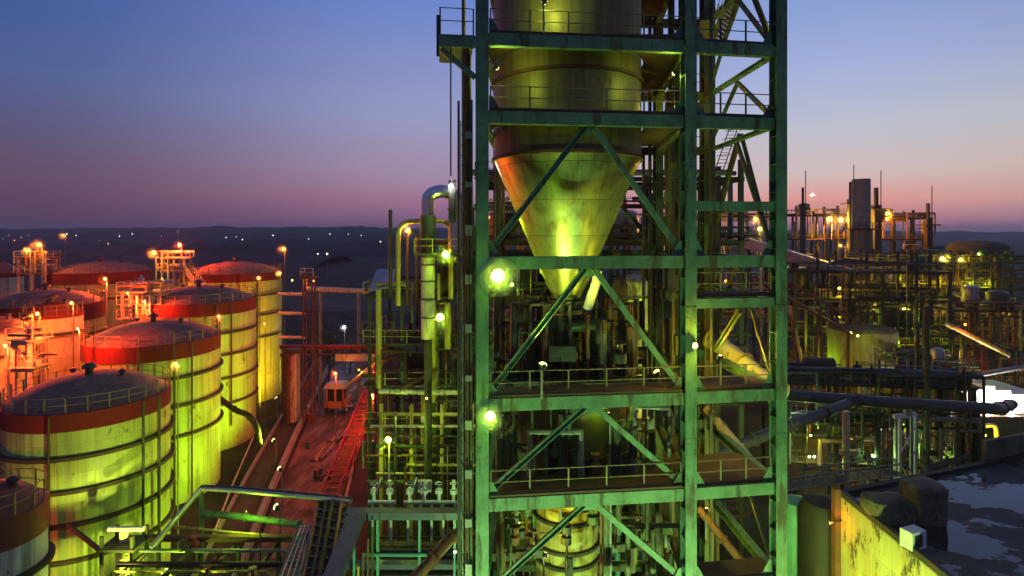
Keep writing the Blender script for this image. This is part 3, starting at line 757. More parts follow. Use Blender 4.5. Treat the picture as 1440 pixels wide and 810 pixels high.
# pair of white electrical boxes
bx = thing('switch_box', 'pair of little white boxes side by side above the long manifold', 'box', at(598, 685, 41))
for px in (592, 603):
    c = at(px, 682, 41); MB().box(c.x - .2, 40.8, c.z - .45, c.x + .2, 41.1, c.z + .35).build('case', 'white', bx)
MB().bar((at(597, 0, 41).x, 41.2, 0), (at(597, 0, 41).x, 41.2, at(597, 690, 41).z), .1, .1).build('stand', 'dark', bx)

# ------------------------------------------------------------------ bottom centre: blue frame, belt cover, trays
bf = thing('basin_frame', 'blue grey steel basin frame with teal posts at the bottom centre', 'steelwork', (-9, 34, 0))
z1 = 11.1
MB().bar((at(487, 0, 34).x, 34, z1), (at(664, 0, 34).x, 34, z1), .7, .42).build('beam', 'bluegrey', bf)
MB().bar((-9.25, 34.3, z1 + .02), (-8.4, 24, z1 + .02), .95, .42).build('beam', 'bluegrey', bf)
MB().bar((at(487, 0, 34).x, 34.1, 8.0), (at(664, 0, 34).x, 34.1, 8.0), .5, .3).build('beam', 'bluegrey', bf)
for px in (500, 533, 591, 640): MB().bar((at(px, 0, 34).x, 33.7, 0), (at(px, 0, 34).x, 33.7, z1 - .2), .14, .14).build('post', 'teal', bf)
MB().tube([(at(514, 0, 34).x, 33.55, 8.9), (at(604, 0, 34).x, 33.55, 8.9)], .1, 8).build('rail', 'teal', bf)
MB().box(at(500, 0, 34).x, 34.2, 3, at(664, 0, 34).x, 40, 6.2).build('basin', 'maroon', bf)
for k in range(9): MB().tube([(at(500, 0, 34).x, 34.6 + k * .55, 6.4 + .3 * (k % 3)), (at(660, 0, 34).x, 34.6 + k * .55, 6.4 + .3 * (k % 3))], R.choice((.08, .12, .18)), 8).build('pipe', ('maroon', 'dark', 'bluegrey', 'rusty')[k % 4], bf)
for i in range(6):
    y = 33 - i * 1.3; MB().tube([(-8.1 + .02 * i, y, 5), (-8.1 + .08 * i, y, z1 - .25)], .06, 6).build('drain_pipe', R.choice(('rusty', 'yell', 'green2')), bf)
pipe('diagonal_pipe', 'fat brown pipe slanting from the tower foot down to the bottom edge', 'pipe', [at(672, 742, 31), at(655, 744, 31), at(634, 756, 30.5), at(570, 830, 28)], .3, 'rusty', 12, (.3, .6))
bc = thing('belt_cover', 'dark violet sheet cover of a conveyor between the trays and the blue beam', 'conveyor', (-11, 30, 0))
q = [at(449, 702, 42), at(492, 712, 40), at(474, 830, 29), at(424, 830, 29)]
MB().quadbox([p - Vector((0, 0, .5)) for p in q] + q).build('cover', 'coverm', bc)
for a, b in ((0, 3), (1, 2)): MB().bar(q[a] + Vector((0, 0, .1)), q[b] + Vector((0, 0, .1)), .12, .22).build('side_rail', 'rusty', bc)
m = MB()
for k in range(9):
    m.bar(q[0].lerp(q[3], (k + .5) / 9) + Vector((0, 0, .06)), q[1].lerp(q[2], (k + .5) / 9) + Vector((0, 0, .06)), .14, .12)
m.build('cover_rib', 'dark', bc)
for k in (.25, .45, .75): MB().tube([q[0].lerp(q[1], k) + Vector((0, 0, .22)), q[3].lerp(q[2], k) + Vector((0, 0, .22))], .07 + .05 * (k > .4), 8).build('service_pipe', 'coverm' if k < .7 else 'rusty', bc)
for k in (.2, .55, .85):
    p = q[0].lerp(q[3], k) + Vector((.7, 0, -.5)); MB().bar((p.x, p.y, 0), p, .2, .2).build('leg', 'dark', bc)
ct = thing('cable_tray', 'grey cable tray of parallel lines running down to the bottom edge', 'tray', (-13, 30, 0))
m = MB()
for k in range(5):
    a, b = at(424 + k * 5, 738, 38), at(388 + k * 9, 830, 30)
    m.tube([a, b], .05, 5)
m.build('cable', 'galv', ct)
MB().bar(at(421, 737, 38) - Vector((0, 0, .12)), at(384, 830, 30) - Vector((0, 0, .12)), .06, .22).build('side_rail', 'bluegrey', ct)
MB().bar(at(449, 737, 38) - Vector((0, 0, .12)), at(430, 830, 30) - Vector((0, 0, .12)), .06, .22).build('side_rail', 'bluegrey', ct)
m = MB()
for k in range(16):
    t_ = (k + .5) / 16; m.bar(at(421, 737, 38).lerp(at(384, 830, 30), t_) - Vector((0, 0, .1)), at(449, 737, 38).lerp(at(430, 830, 30), t_) - Vector((0, 0, .1)), .06, .05)
m.build('rung', 'bluegrey', ct)
for t_ in (.1, .6):
    p = at(435, 737, 38).lerp(at(405, 830, 30), t_); MB().bar((p.x, p.y, 0), (p.x, p.y, p.z - .2), .18, .18).build('leg', 'dark', ct)

# bottom left pipes
pb = thing('pipe_bundle', 'long grey pipe bundle on a green post crossing in front of the road', 'pipe rack', (at(283, 0, 42).x, 42, 0))
for k, (dz, dy, r_, mt) in enumerate(((0, 0, .15, 'galv'), (-.1, .42, .12, 'grey'), (.14, .3, .08, 'bluegrey'))):
    MB().tube([at(212, 770, 38) + Vector((0, dy, dz)), at(281, 688, 42) + Vector((0, dy, dz)), at(330, 690, 42) + Vector((0, dy, dz)), at(470, 703, 41) + Vector((0, dy, dz)), at(492, 706, 40) + Vector((0, dy, dz))], r_, 10).build('pipe', mt, pb)
for px in (281, 470): MB().ibeam((at(px, 0, 42).x, 42.2, 0), (at(px, 0, 42).x, 42.2, 8.6 if px < 400 else 7.8), .24, .24, .05, up=(0, 1, 0)).build('post', 'green' if px < 300 else 'dark', pb)
pipe('green_pipe', 'bright lime green pipe crossing low in front of the red road', 'pipe', [at(282, 721, 42.3), at(350, 728, 42), at(424, 738, 41.5)], .24, 'green', 12, (.45, .97))
pipe('yellow_pipe', 'thin yellow pipe below the lime green pipe', 'pipe', [at(246, 741, 41), at(330, 750, 40.5), at(432, 758, 40)], .13, 'yell', 8, (.3, .6))
fr = thing('low_pipe_rack', 'low dark maroon pipe rack at the bottom left in front of the nearest tank', 'pipe rack', (-21, 36, 0))
xl_, xr_ = at(190, 0, 38).x, at(430, 0, 38).x
for x in lin_(xl_, xr_, 5):
    for y in (33, 40.5):
        MB().ibeam((x, y, 0), (x, y, 6.0), .24, .24, .04, up=(0, 1, 0)).build('column', 'dark', fr)
    MB().ibeam((x, 32.8, 5.85), (x, 40.7, 5.85), .2, .3, .04).build('beam', 'dark', fr)
for y, z, r_, mt in ((33.2, 6.2, .16, 'maroon'), (34.3, 6.15, .1, 'rusty'), (35.0, 6.25, .22, 'dark'), (36.6, 6.1, .08, 'yell'), (37.2, 6.2, .18, 'maroon'), (38.9, 6.15, .12, 'grey'), (40.2, 6.3, .26, 'rusty'), (33.6, 4.2, .2, 'dark'), (36, 3.6, .25, 'maroon'), (38.4, 4.4, .15, 'rusty'), (39.6, 3.0, .2, 'dark')):
    MB().tube([(xl_ - .6, y, z), (xr_ - R.uniform(.2, 4) , y, z), (xr_ - R.uniform(0, .2), y, z - R.choice((0, 0, 1.5)))], r_, 9).build('pipe', mt, fr)
for k in range(12):
    x = R.uniform(xl_, xr_); y = R.uniform(33, 40)
    MB().tube([(x, y, 0), (x, y, R.uniform(5, 7.4))], R.choice((.06, .09, .13)), 7).build('riser', R.choice(('rusty', 'green2', 'dark', 'cream')), fr)
for k in range(6):
    x = R.uniform(xl_, xr_ - 2); y = R.uniform(33, 40); m = MB()
    m.lathe([(.01, 6.3), (.3, 6.32), (.3, 6.5), (.1, 6.55), (.1, 6.9), (.26, 6.92), (.26, 6.97), (.01, 6.98)], x, y, 12); m.build('valve', R.choice(('dark', 'rusty', 'redp')), fr)
MB().box(xl_ + 1, 34, .9, xr_ - 3, 39.5, 1.1).build('walkway', 'maroon', fr)
rail(fr, [(xl_ + 1, 33.9, 1.1), (xr_ - 3, 33.9, 1.1)], 'rusty', 1.1, 2, .035)
ps = thing('valve_platform', 'small dark platform with a white cross pipe in front of the nearest tank', 'platform', (at(165, 0, 38).x, 38, 0))
xx = at(143, 0, 38).x, at(186, 0, 38).x
for x in xx:
    for y in (38, 39.5): MB().bar((x, y, 0), (x, y, 7.6), .2, .2).build('column', 'dark', ps)
MB().box(xx[0] - .2, 37.8, 6.6, xx[1] + .2, 39.7, 6.8).build('deck', 'dark', ps)
MB().tube([(xx[0] + .2, 38.4, 7.9), (xx[1] + .5, 38.4, 7.9)], .18, 10).build('pipe', 'white', ps)
MB().tube([(xx[0] + .9, 38.9, 0), (xx[0] + .9, 38.9, 7.6)], .3, 12).build('riser', 'cream', ps)
MB().bar(at(95, 738, 40), at(142, 775, 38), .16, .3).build('brace', 'dark', ps)

# ------------------------------------------------------------------ road, kerb, gantry, machine
gantry = thing('steel_gantry', 'rusty red steel gantry spanning the red lit road', 'gantry', (at(470, 0, 86).x, 86, 0))
gz = zat(488, 86)
for px in (400, 541): MB().ibeam((at(px, 0, 86).x, 86, 0), (at(px, 0, 86).x, 86, gz), .5, .5, .06, up=(0, 1, 0)).build('column', 'rusty', gantry)
MB().ibeam((at(393, 0, 86).x, 86, gz), (at(545, 0, 86).x, 86, gz), .5, .6, .07).build('beam', 'redp', gantry)
MB().ibeam((at(393, 0, 86).x, 86.1, gz - 1.2), (at(545, 0, 86).x, 86.1, gz - 1.2), .3, .35, .05).build('beam', 'rusty', gantry)
MB().box(at(473, 0, 86).x, 85.5, zat(507, 86), at(536, 0, 86).x, 85.62, zat(497, 86)).build('panel', 'cream', gantry)
m = MB()
for i in range(9):
    xa, xb = at(400 + i * 15.6, 0, 86).x, at(415 + i * 15.6, 0, 86).x
    m.bar((xa, 86, gz - (1.1 if i % 2 else .2)), (xb, 86, gz - (.2 if i % 2 else 1.1)), .12, .12)
m.build('lattice', 'rusty', gantry)
MB().bar(at(449, 500, 86.2), at(432, 545, 86.2), .25, .25).build('brace', 'rusty', gantry)
for px, w, mt, lb in ((412, 1.0, 'cream', 'fat yellowish column beside the gantry, left of the lattice mast'), (405, .35, 'rusty', 'thin rusty post against the fat yellowish column')):
    Yc_ = 84 if w > .5 else 83
    t = thing('column_pipe', lb, 'column', (at(px, 0, Yc_).x, Yc_, 0))
    MB().tube([(at(px, 0, Yc_).x, Yc_, 0), (at(px, 0, Yc_).x, Yc_, zat(492, Yc_))], w, 16).build('shaft', mt, t)
    MB().tube([(at(px, 0, Yc_).x, Yc_, zat(496, Yc_)), (at(px, 0, Yc_).x, Yc_, zat(491, Yc_))], w * 1.25, 16).build('cap', 'dark', t)
mast = thing('lattice_mast', 'orange lit lattice mast standing left of the red road', 'mast', (at(432, 0, 82).x, 82, 0))
x0_, x1_ = at(426, 0, 82).x, at(439, 0, 82).x
for x in (x0_, x1_):
    for y in (82, 83.2): MB().bar((x, y, 0), (x, y, zat(384, 82)), .2, .2).build('leg', 'rusty', mast)
m = MB(); z = .5
while z < zat(392, 82):
    m.bar((x0_, 82, z), (x1_, 82, z + 1.3), .1, .1); m.bar((x1_, 82, z + 1.3), (x0_, 82, z + 2.6), .1, .1); m.bar((x0_, 82, z), (x1_, 82, z), .1, .1); z += 2.6
m.build('lattice', 'rusty', mast)
MB().box(x0_ - .3, 81.6, zat(392, 82), x1_ + .3, 83.5, zat(388, 82)).build('head_platform', 'rusty', mast)
rail(mast, [(x0_ - .25, 83.4, zat(388, 82)), (x0_ - .25, 81.7, zat(388, 82)), (x1_ + .25, 81.7, zat(388, 82))], 'cream', 1.1, 1.5, .05, each=False)
for i, py in enumerate((413, 440, 474)):
    t = pipe('walkway_pipe', ('upper', 'middle', 'lower')[i] + ' of three short orange lit walkways between the yellow tank and the lattice mast', 'walkway', [at(392, py, 86), at(428, py + 1, 83)], .22, 'cream', 8, (.5,))
pbr = thing('pipe_bridge', 'thin straight pipe bridge on two posts behind the lattice mast', 'pipe bridge', (at(478, 0, 90).x, 90, 0))
MB().tube([at(432, 406, 90), at(526, 410, 90)], .42, 10).build('pipe', 'cream', pbr)
for px in (450, 504): MB().tube([(at(px, 0, 90).x, 90.2, 0), (at(px, 0, 90).x, 90.2, zat(409, 90))], .28, 8).build('post', 'grey', pbr)

inc = thing('inclined_conveyor', 'red lit lattice conveyor climbing along the right side of the road', 'conveyor', (-18.5, 60, 0))
A0, A1 = Vector((-18.6, 58, .3)), Vector((-18.4, 80, 8.2)); w_ = 1.7
for s in (-1, 1):
    for dz in (0, 1.2): MB().bar(A0 + Vector((s * w_ / 2, 0, dz)), A1 + Vector((s * w_ / 2, 0, dz)), .14, .14).build('chord', 'redp', inc)
    m = MB()
    for i in range(22):
        a, b = A0.lerp(A1, i / 22), A0.lerp(A1, (i + 1) / 22)
        m.bar(a + Vector((s * w_ / 2, 0, 0 if i % 2 else 1.2)), b + Vector((s * w_ / 2, 0, 1.2 if i % 2 else 0)), .08, .08)
    m.build('lattice', 'redp', inc)
MB().bar(A0 + Vector((0, 0, .5)), A1 + Vector((0, 0, .5)), 1.2, .1).build('belt', 'rusty', inc)
m = MB()
for i in range(30):
    a = A0.lerp(A1, (i + .5) / 30) + Vector((0, 0, 1.24)); m.bar(a - Vector((w_ / 2, 0, 0)), a + Vector((w_ / 2, 0, 0)), .09, .09)
m.build('crossbar', 'redp', inc)
for k in (.3, .55, .8, 1.):
    p = A0.lerp(A1, k)
    for s in (-.7, .7): MB().bar((p.x + s, p.y, 0), (p.x + s, p.y, p.z), .18, .18).build('leg', 'redp', inc)
pipe('boom_pipe', 'pale orange pipe slanting up right to the red conveyor head', 'pipe', [at(486, 545, 86), at(527, 512, 82)], .3, 'cream', 10, (.95,))
rr = random.Random(3)
for k in range(7):
    p = gr(rr.uniform(415, 490), rr.uniform(560, 690)); t = thing('oil_drum', 'small rusty drum standing about on the red road', 'drum', p, group='drums on the red road')
    MB().lathe([(.01, 0), (.3, 0), (.3, .3), (.32, .32), (.3, .34), (.3, .6), (.32, .62), (.3, .64), (.3, .9), (.27, .9), (.27, .87), (.01, .87)], 0, 0, 16).build('drum', rr.choice(('rusty', 'bluegrey', 'redp')), t, True)
for k, (px, py, lb) in enumerate(((452, 640, 'loose pipe lengths stacked on the left half of the red road'), (474, 615, 'loose pipe lengths lying beside the inclined conveyor'))):
    p = gr(px, py); t = thing('pipe_stack', lb, 'pipe stack', p)
    for i in range(5): MB().tube([(i * .32 - .6, -2, .15 + .28 * (i > 2)), (i * .32 - .6 + rr.uniform(-.1, .1), 2.5, .15 + .28 * (i > 2))], .14, 8).build('pipe', ('rusty', 'grey', 'cream')[i % 3], t, True)
p = gr(468, 692); t = thing('hydrant_valve', 'dark bent valve hydrant with hand wheels at the near end of the red road', 'valve', p)
MB().tube([(0, 0, 0), (0, 0, 1.6), (-.9, 0, 1.9), (-1.3, 0, 1.2)], .16, 8).build('pipe', 'dark', t, True); MB().tube([(0, 0, 1.2), (.9, 0, 1.7), (1.2, 0, 1.0)], .14, 8).build('branch', 'dark', t, True)
for x in (-1.3, 1.2): MB().lathe([(.3, 1.9), (.36, 1.93), (.3, 1.96)], x, 0, 14, closed=True).build('hand_wheel', 'redp', t, True)
# loading machine, seen from behind
lw = thing('loader_machine', 'orange and cream loading machine with roofed cab parked on the red road under the gantry', 'loader', gr(471, 582))
Lx, Ly = lw.location.x, lw.location.y
MB().box(Lx - 1.5, Ly - .2, .9, Lx + 1.5, Ly + 4, 1.9).build('chassis', 'orangep', lw)
m = MB()
for sx in (-1.35, 1.15):
    for y in (-.1, 1.9): m.box(Lx + sx, Ly + y, 1.9, Lx + sx + .2, Ly + y + .2, 3.9)
m.box(Lx - .12, Ly - .12, 1.9, Lx + .12, Ly + .05, 3.9)
m.build('cab_frame', 'orangep', lw)
MB().box(Lx - 1.13, Ly + .02, 1.95, Lx + 1.13, Ly + 1.8, 3.85).build('cab_glass', 'glassd', lw)
m = MB(); m.quadbox([(Lx - 1.75, Ly - .4, 3.9), (Lx + 1.75, Ly - .4, 3.9), (Lx + 1.75, Ly + 2.4, 3.9), (Lx - 1.75, Ly + 2.4, 3.9), (Lx - 1.3, Ly, 4.6), (Lx + 1.3, Ly, 4.6), (Lx + 1.3, Ly + 2, 4.6), (Lx - 1.3, Ly + 2, 4.6)]); m.build('roof', 'cream', lw)
for sx in (-1.55, 1.2):
    for y in (.4, 3.2):
        w = MB(); w.tube([(Lx + sx, Ly + y, .62), (Lx + sx + .42, Ly + y, .62)], .62, 18); wo = w.build('wheel', 'tyre', lw)
        MB().tube([(Lx + sx - .02, Ly + y, .62), (Lx + sx + .44, Ly + y, .62)], .3, 12).build('rim', 'cream', wo)
MB().bar((Lx + .8, Ly + 2.2, 2.2), (Lx + 2.6, Ly + 6, 3.2), .3, .35).build('lift_arm', 'cream', lw)
MB().bar((Lx + 1.4, Ly + .1, 1.2), (Lx + 2.7, Ly + .1, 1.25), .12, .3).build('step', 'cream', lw)
MB().tube([(Lx - 1.0, Ly + 3.2, 1.9), (Lx - 1.0, Ly + 3.2, 3.4)], .1, 8).build('exhaust', 'dark', lw)

# yard surfaces
def sheet(name, pts, z, mat, kind='structure'):
    m = MB(); m.quad([(p[0], p[1], z) for p in pts]); return tag(m.build(name, mat), kind=kind)
def ground_mat():
    m, nt, b = _new('yard_ground')
    n = noise(nt, .12, 8, .7); c = ramp(nt, n, [(.35, (.014, .012, .011, 1)), (.5, (.032, .027, .022, 1)), (.68, (.022, .025, .013, 1))])
    nt.links.new(c, b.inputs['Base Color'])
    nt.links.new(ramp(nt, noise(nt, .2, 5, .6, off=5), [(.4, .7), (.6, .95)]), b.inputs['Roughness']); b.inputs['Specular IOR Level'].default_value = .12
    bp = N(nt, 'ShaderNodeBump'); bp.inputs['Strength'].default_value = .5; bp.inputs['Distance'].default_value = .1
    nt.links.new(noise(nt, 2, 6, .7), bp.inputs['Height']); nt.links.new(bp.outputs[0], b.inputs['Normal'])
    return m
def road_mat(name, a, b_):
    m, nt, b = _new(name)
    n = noise(nt, .5, 8, .7, (1, .3, 1)); c = ramp(nt, n, [(.33, a), (.52, b_), (.7, tuple(x * .55 for x in b_[:3]) + (1,))])
    st_ = ramp(nt, noise(nt, .22, 6, .7, (1, .55, 1), off=9), [(.47, 0.), (.56, .85)]); c = mix(nt, st_, c, (.022, .016, .013, 1))
    tr_ = ramp(nt, noise(nt, 1.3, 3, .6, (1.6, .05, 1), off=4), [(.55, 0.), (.62, .6)]); c = mix(nt, tr_, c, (.03, .022, .018, 1))
    nt.links.new(c, b.inputs['Base Color'])
    nt.links.new(ramp(nt, noise(nt, .35, 5, .6, (1, .4, 1), off=5), [(.42, .4), (.62, .9)]), b.inputs['Roughness'])
    bp = N(nt, 'ShaderNodeBump'); bp.inputs['Strength'].default_value = .35; bp.inputs['Distance'].default_value = .06
    nt.links.new(noise(nt, 3, 6, .7), bp.inputs['Height']); nt.links.new(bp.outputs[0], b.inputs['Normal'])
    return m
M['ground'] = ground_mat()
M['road'] = road_mat('wet_road', (.045, .028, .02, 1), (.17, .095, .06, 1))
g = MB(); g.quad([(-4000, -60, 0), (4000, -60, 0), (4000, 5000, 0), (-4000, 5000, 0)]); tag(g.build('ground', 'ground'), kind='structure')
rl = [gr(472, 505), gr(455, 545), gr(425, 610), gr(388, 700), gr(340, 830)]
rdr = [gr(520, 505), gr(517, 545), gr(500, 620), gr(480, 700), gr(452, 830)]
m = MB()
for i in range(4): m.quad([(*rl[i + 1].xy, .012), (*rdr[i + 1].xy, .012), (*rdr[i].xy, .012), (*rl[i].xy, .012)])
tag(m.build('road', 'road'), kind='structure')
def kerb(pts, w, h, mat, name='kerb'):
    m = MB()
    for a, b in zip(pts, pts[1:]): m.bar((a.x, a.y, h / 2), (b.x, b.y, h / 2), w, h)
    return tag(m.build(name, mat), kind='structure')
kerb([p + Vector((-.7, 0, 0)) for p in rl], .5, .8, 'conc')
kerb([p + Vector((-4.2, 0, 0)) for p in rl], .3, .4, 'conc', 'kerb')
kerb([p + Vector((.5, 0, 0)) for p in rdr], .3, .3, 'conc', 'kerb')
m = MB()
for i in range(4): m.quad([(rl[i + 1].x - 4.0, rl[i + 1].y, .02), (rl[i + 1].x - 1.2, rl[i + 1].y, .02), (rl[i].x - 1.2, rl[i].y, .02), (rl[i].x - 4, rl[i].y, .02)])
tag(m.build('ditch', 'soil'), kind='structure')
pipe('kerb_pipe', 'thin rusty pipe on the ground along the tank foot, left of the kerb', 'pipe', [gr(356, 620) + Vector((0, 0, .5)), gr(326, 690) + Vector((0, 0, .5)), gr(300, 760) + Vector((0, 0, .5))], .1, 'cream', 8, (.2, .5))
pipe('tank_hose', 'dark bent pipe leaving the lime green tank down to the ground', 'pipe', [at(309, 560, 71), at(330, 577, 69.5), at(350, 583, 68.5), at(362, 600, 67.8), at(366, 628, 67.8)], .34, 'black', 10, (.3, .6), round_=1.2)

# orange lit service platforms between the tanks
unit('service_platform', 'orange lit stair platform between the second and third tank roofs', 'platform', (at(172, 0, 70).x, 70, 0), .1, [0, 2.4, 4.2], [0, 2.4], [zat(450, 70), zat(430, 70), zat(412, 70)], 'cream', 'cream', 'cream', .24, pipes=10, pm=('cream', 'yell', 'white'), seed=3, braces=2)
unit('service_platform', 'brightly lit platform tower at the skyline between the far tanks', 'platform', (at(228, 0, 92).x, 92, 0), .1, [0, 1.8, 3.4], [0, 2.0], [zat(405, 92), zat(382, 92), zat(364, 92)], 'cream', 'cream', 'cream', .28, pipes=12, pm=('cream', 'yell', 'white'), seed=4, braces=2)
unit('service_platform', 'orange lit platform with rails above the left edge tanks', 'platform', (at(26, 0, 98).x, 98, 0), .0, [0, 2.4, 4.6], [0, 2.4], [zat(385, 98), zat(372, 98), zat(364, 98)], 'cream', 'rusty', 'cream', .28, pipes=8, pm=('cream', 'rusty'), seed=6, braces=2)
unit('service_platform', 'pale switch cabin platform just behind the nearest big tank at left', 'platform', (at(20, 0, 53.5).x, 53.5, 0), .0, [0, 1.6], [0, 1.6], [zat(520, 53.5), zat(482, 53.5)], 'cream', 'cream', 'cream', .4, pipes=5, pm=('cream', 'dark'), seed=8, braces=1)
def catwalk(a, b, label, mat='cream', w=1.1, sup=()):
    a, b = Vector(a), Vector(b); t = thing('catwalk', label, 'catwalk', (a.x, a.y, a.z))
    MB().bar(a, b, w, .12).build('deck', 'rusty', t)
    d = (b - a).normalized(); sd = Vector((-d.y, d.x, 0)).normalized() * (w / 2 - .04)
    for s in (-1, 1): rail(t, [a + sd * s + Vector((0, 0, .06)), b + sd * s + Vector((0, 0, .06))], mat, 1.1, 1.5, .04, each=False)
    for k in sup:
        p = a.lerp(b, k); MB().bar((p.x, p.y, 0), (p.x, p.y, p.z - .06), .3, .3).build('leg', 'rusty', t)
    return t
def rimpt(k, ang, dz=.1):
    cx_, cy_, r_, z_ = TK[k]['_c']; return Vector((cx_ + r_ * math.cos(ang), cy_ + r_ * math.sin(ang), z_ + dz))
catwalk(rimpt(2, 2.3), rimpt(3, 3.6), 'orange lit catwalk from the second hooped tank up to the third', sup=(.5,))
catwalk(rimpt(3, 2.0), rimpt(4, 4.0), 'orange lit catwalk between the third hooped tank and the yellow walled one', sup=(.5,))

# ------------------------------------------------------------------ right side
roofz = 12.0
bld = thing('workshop_building', 'flat roofed workshop with stained yellow side wall and puddles on its dark roof', 'building', (19.85, 20, 0))
m = MB(); m.quad([(19.85, 34.4, 0), (19.85, 8, 0), (19.85, 8, roofz + .25), (19.85, 34.4, roofz + .25)], [(0, 0), (26.4, 0), (26.4, 12.25), (0, 12.25)])
m.build('wall', 'ywall', bld)
def roof_mat():
    m, nt, b = _new('wet_flat_roof')
    n = noise(nt, .16, 6, .62, (1, 1.4, 1)); pud = ramp(nt, n, [(.50, 0.), (.515, 1.)])
    c = mix(nt, ramp(nt, noise(nt, .8, 8, .7), [(.35, 0.), (.7, 1.)]), (.035, .032, .032, 1), (.085, .075, .065, 1))
    nt.links.new(mix(nt, pud, c, (.03, .03, .035, 1)), b.inputs['Base Color'])
    nt.links.new(mix(nt, pud, (.75, .75, .75, 1), (.04, .04, .04, 1)), b.inputs['Roughness'])
    bp = N(nt, 'ShaderNodeBump'); bp.inputs['Distance'].default_value = .05
    nt.links.new(mix(nt, pud, (.5, .5, .5, 1), (.0, .0, .0, 1)), bp.inputs['Strength'])
    nt.links.new(noise(nt, 5, 6, .7), bp.inputs['Height']); nt.links.new(bp.outputs[0], b.inputs['Normal'])
    return m
M['flatroof'] = roof_mat()
rp = [(20.1, 8), (70, 8), (70, 52), (20.1, 34.3)]
m = MB(); m.quad([(x, y, roofz) for x, y in rp]); m.build('roof', 'flatroof', bld)
MB().bar((19.98, 8, roofz + .15), (19.98, 34.4, roofz + .15), .3, .34).build('parapet', 'dark', bld)
MB().bar((19.9, 34.45, roofz + .1), (70, 52.2, roofz + .1), .35, .3).build('parapet', 'black', bld)
MB().bar((32.5, 39.2, roofz + .75), (70, 52.6, roofz + .75), .3, 1.6).build('upstand_wall', 'tarp', bld)
m = MB(); m.quad([(70, 52.2, 0), (19.85, 34.6, 0), (19.85, 34.6, roofz + .2), (70, 52.2, roofz + .2)]); m.build('wall', 'conc', bld)
MB().box(19.5, 34.3, 0, 19.84, 34.75, roofz + .4).build('corner_post', 'rusty', bld)
def boulderish(name, label, cat, c, sx, sy, sz, mat, seed):
    bm = bmesh.new(); bmesh.ops.create_cube(bm, size=1)
    bmesh.ops.subdivide_edges(bm, edges=bm.edges, cuts=7, use_grid_fill=True)
    from mathutils import noise as NZ
    for v in bm.verts:
        p = v.co.copy(); k = max(abs(p.x), abs(p.y), abs(p.z)); q = p.normalized() * .62
        v.co = p.lerp(q, .32)
        v.co.x *= sx; v.co.y *= sy; v.co.z *= sz
        v.co += NZ.noise_vector(v.co * .9 + Vector((seed, 0, 0))) * .16
        if v.co.z < -sz * .36: v.co.z = -sz * .38
        v.co.z += sz * .38
    me = bpy.data.meshes.new(name); bm.to_mesh(me); bm.free()
    me.polygons.foreach_set('use_smooth', [True] * len(me.polygons)); me.materials.append(M[mat])
    o = bpy.data.objects.new(name, me); COL.objects.link(o); o.location = c
    return tag(o, label, cat)
c1 = gr(1262, 738, roofz); c2 = gr(1306, 742, roofz)
boulderish('covered_machine', 'long low tarp covered machine on the dark roof, behind the white box', 'tarp', c1 + Vector((.2, .8, 0)), 2.6, 1.7, 1.3, 'tarp', 1)
boulderish('covered_machine', 'taller bulky tarp covered machine on the dark roof, right of the low one', 'tarp', c2 + Vector((.3, .8, 0)), 1.7, 1.6, 2.4, 'tarp', 4)
ac = thing('air_conditioner', 'white air conditioning box near the edge of the dark roof', 'air conditioner', gr(1284, 772, roofz), .35)
MB().box(-.5, -.32, .12, .5, .32, 1.0).build('case', 'white', ac, True)
MB().box(-.36, -.345, .26, .2, -.322, .86).build('grille', 'dark', ac, True)
for s in (-.4, .34): MB().box(s, -.3, 0, s + .08, .3, .12).build('foot', 'dark', ac, True)
MB().tube([(.52, 0, .3), (.9, 0, .3), (.95, .2, .05), (1.4, 1.2, .05)], .04, 6).build('hose', 'black', ac, True)
for k, (px, w, mt) in enumerate(((1158, 1.5, 'black'), (1122, 1.2, 'teal'))):
    p = at(px, 700, 37 + 2 * k)
    t = thing('vertical_vessel', ('dark black round vessel' if k == 0 else 'dark teal domed vessel') + ' between the tower and the yellow wall', 'vessel', (p.x, p.y, 0))
    MB().lathe([(w, 0), (w, p.z - .8), (w * .8, p.z - .2), (.01, p.z + .1)], p.x, p.y, 28).build('shell', mt, t)
    MB().tube([(p.x + w + .15, p.y - .5, 0), (p.x + w + .15, p.y - .5, p.z + .6)], .14, 8).build('riser', 'rusty', t)
# long pipe across the right and its trestle
pipe('long_pipe', 'long dark horizontal pipe across the right side, passing behind the tower', 'pipe', [at(960, 548, 48), at(1060, 552, 48), at(1110, 556, 48), at(1250, 566, 48), at(1404, 575, 48), at(1424, 568, 64)], .48, 'pipeb', 16, (.08, .3, .6, .86), round_=.8)
tr = thing('pipe_trestle', 'white lattice trestle holding up the long dark pipe', 'trestle', (at(1277, 0, 48).x, 48, 0))
xa, xb = at(1265, 0, 48).x, at(1287, 0, 48).x
for x, mt in ((xa, 'white'), (xb, 'white'), (xb - .35, 'grey')): MB().bar((x, 48, 0), (x, 48, zat(582, 48)), .16, .2).build('leg', mt, tr)
MB().bar((xa - .5, 48, zat(586, 48)), (xb + .1, 48, zat(582, 48)), .3, .3).build('cap_beam', 'white', tr)
MB().tube([(at(1277, 0, 48).x, 48, zat(584, 48)), (at(1277, 0, 48).x, 48, zat(573, 48))], .3, 10).build('saddle', 'galv', tr)
m = MB()
for a, b in (((xa, 600), (xb, 640)), ((xb, 600), (xa, 640)), ((xa, 650), (xb, 690))): m.bar((a[0], 48, zat(a[1], 48)), (b[0], 48, zat(b[1], 48)), .1, .1)
m.build('lattice', 'white', tr)
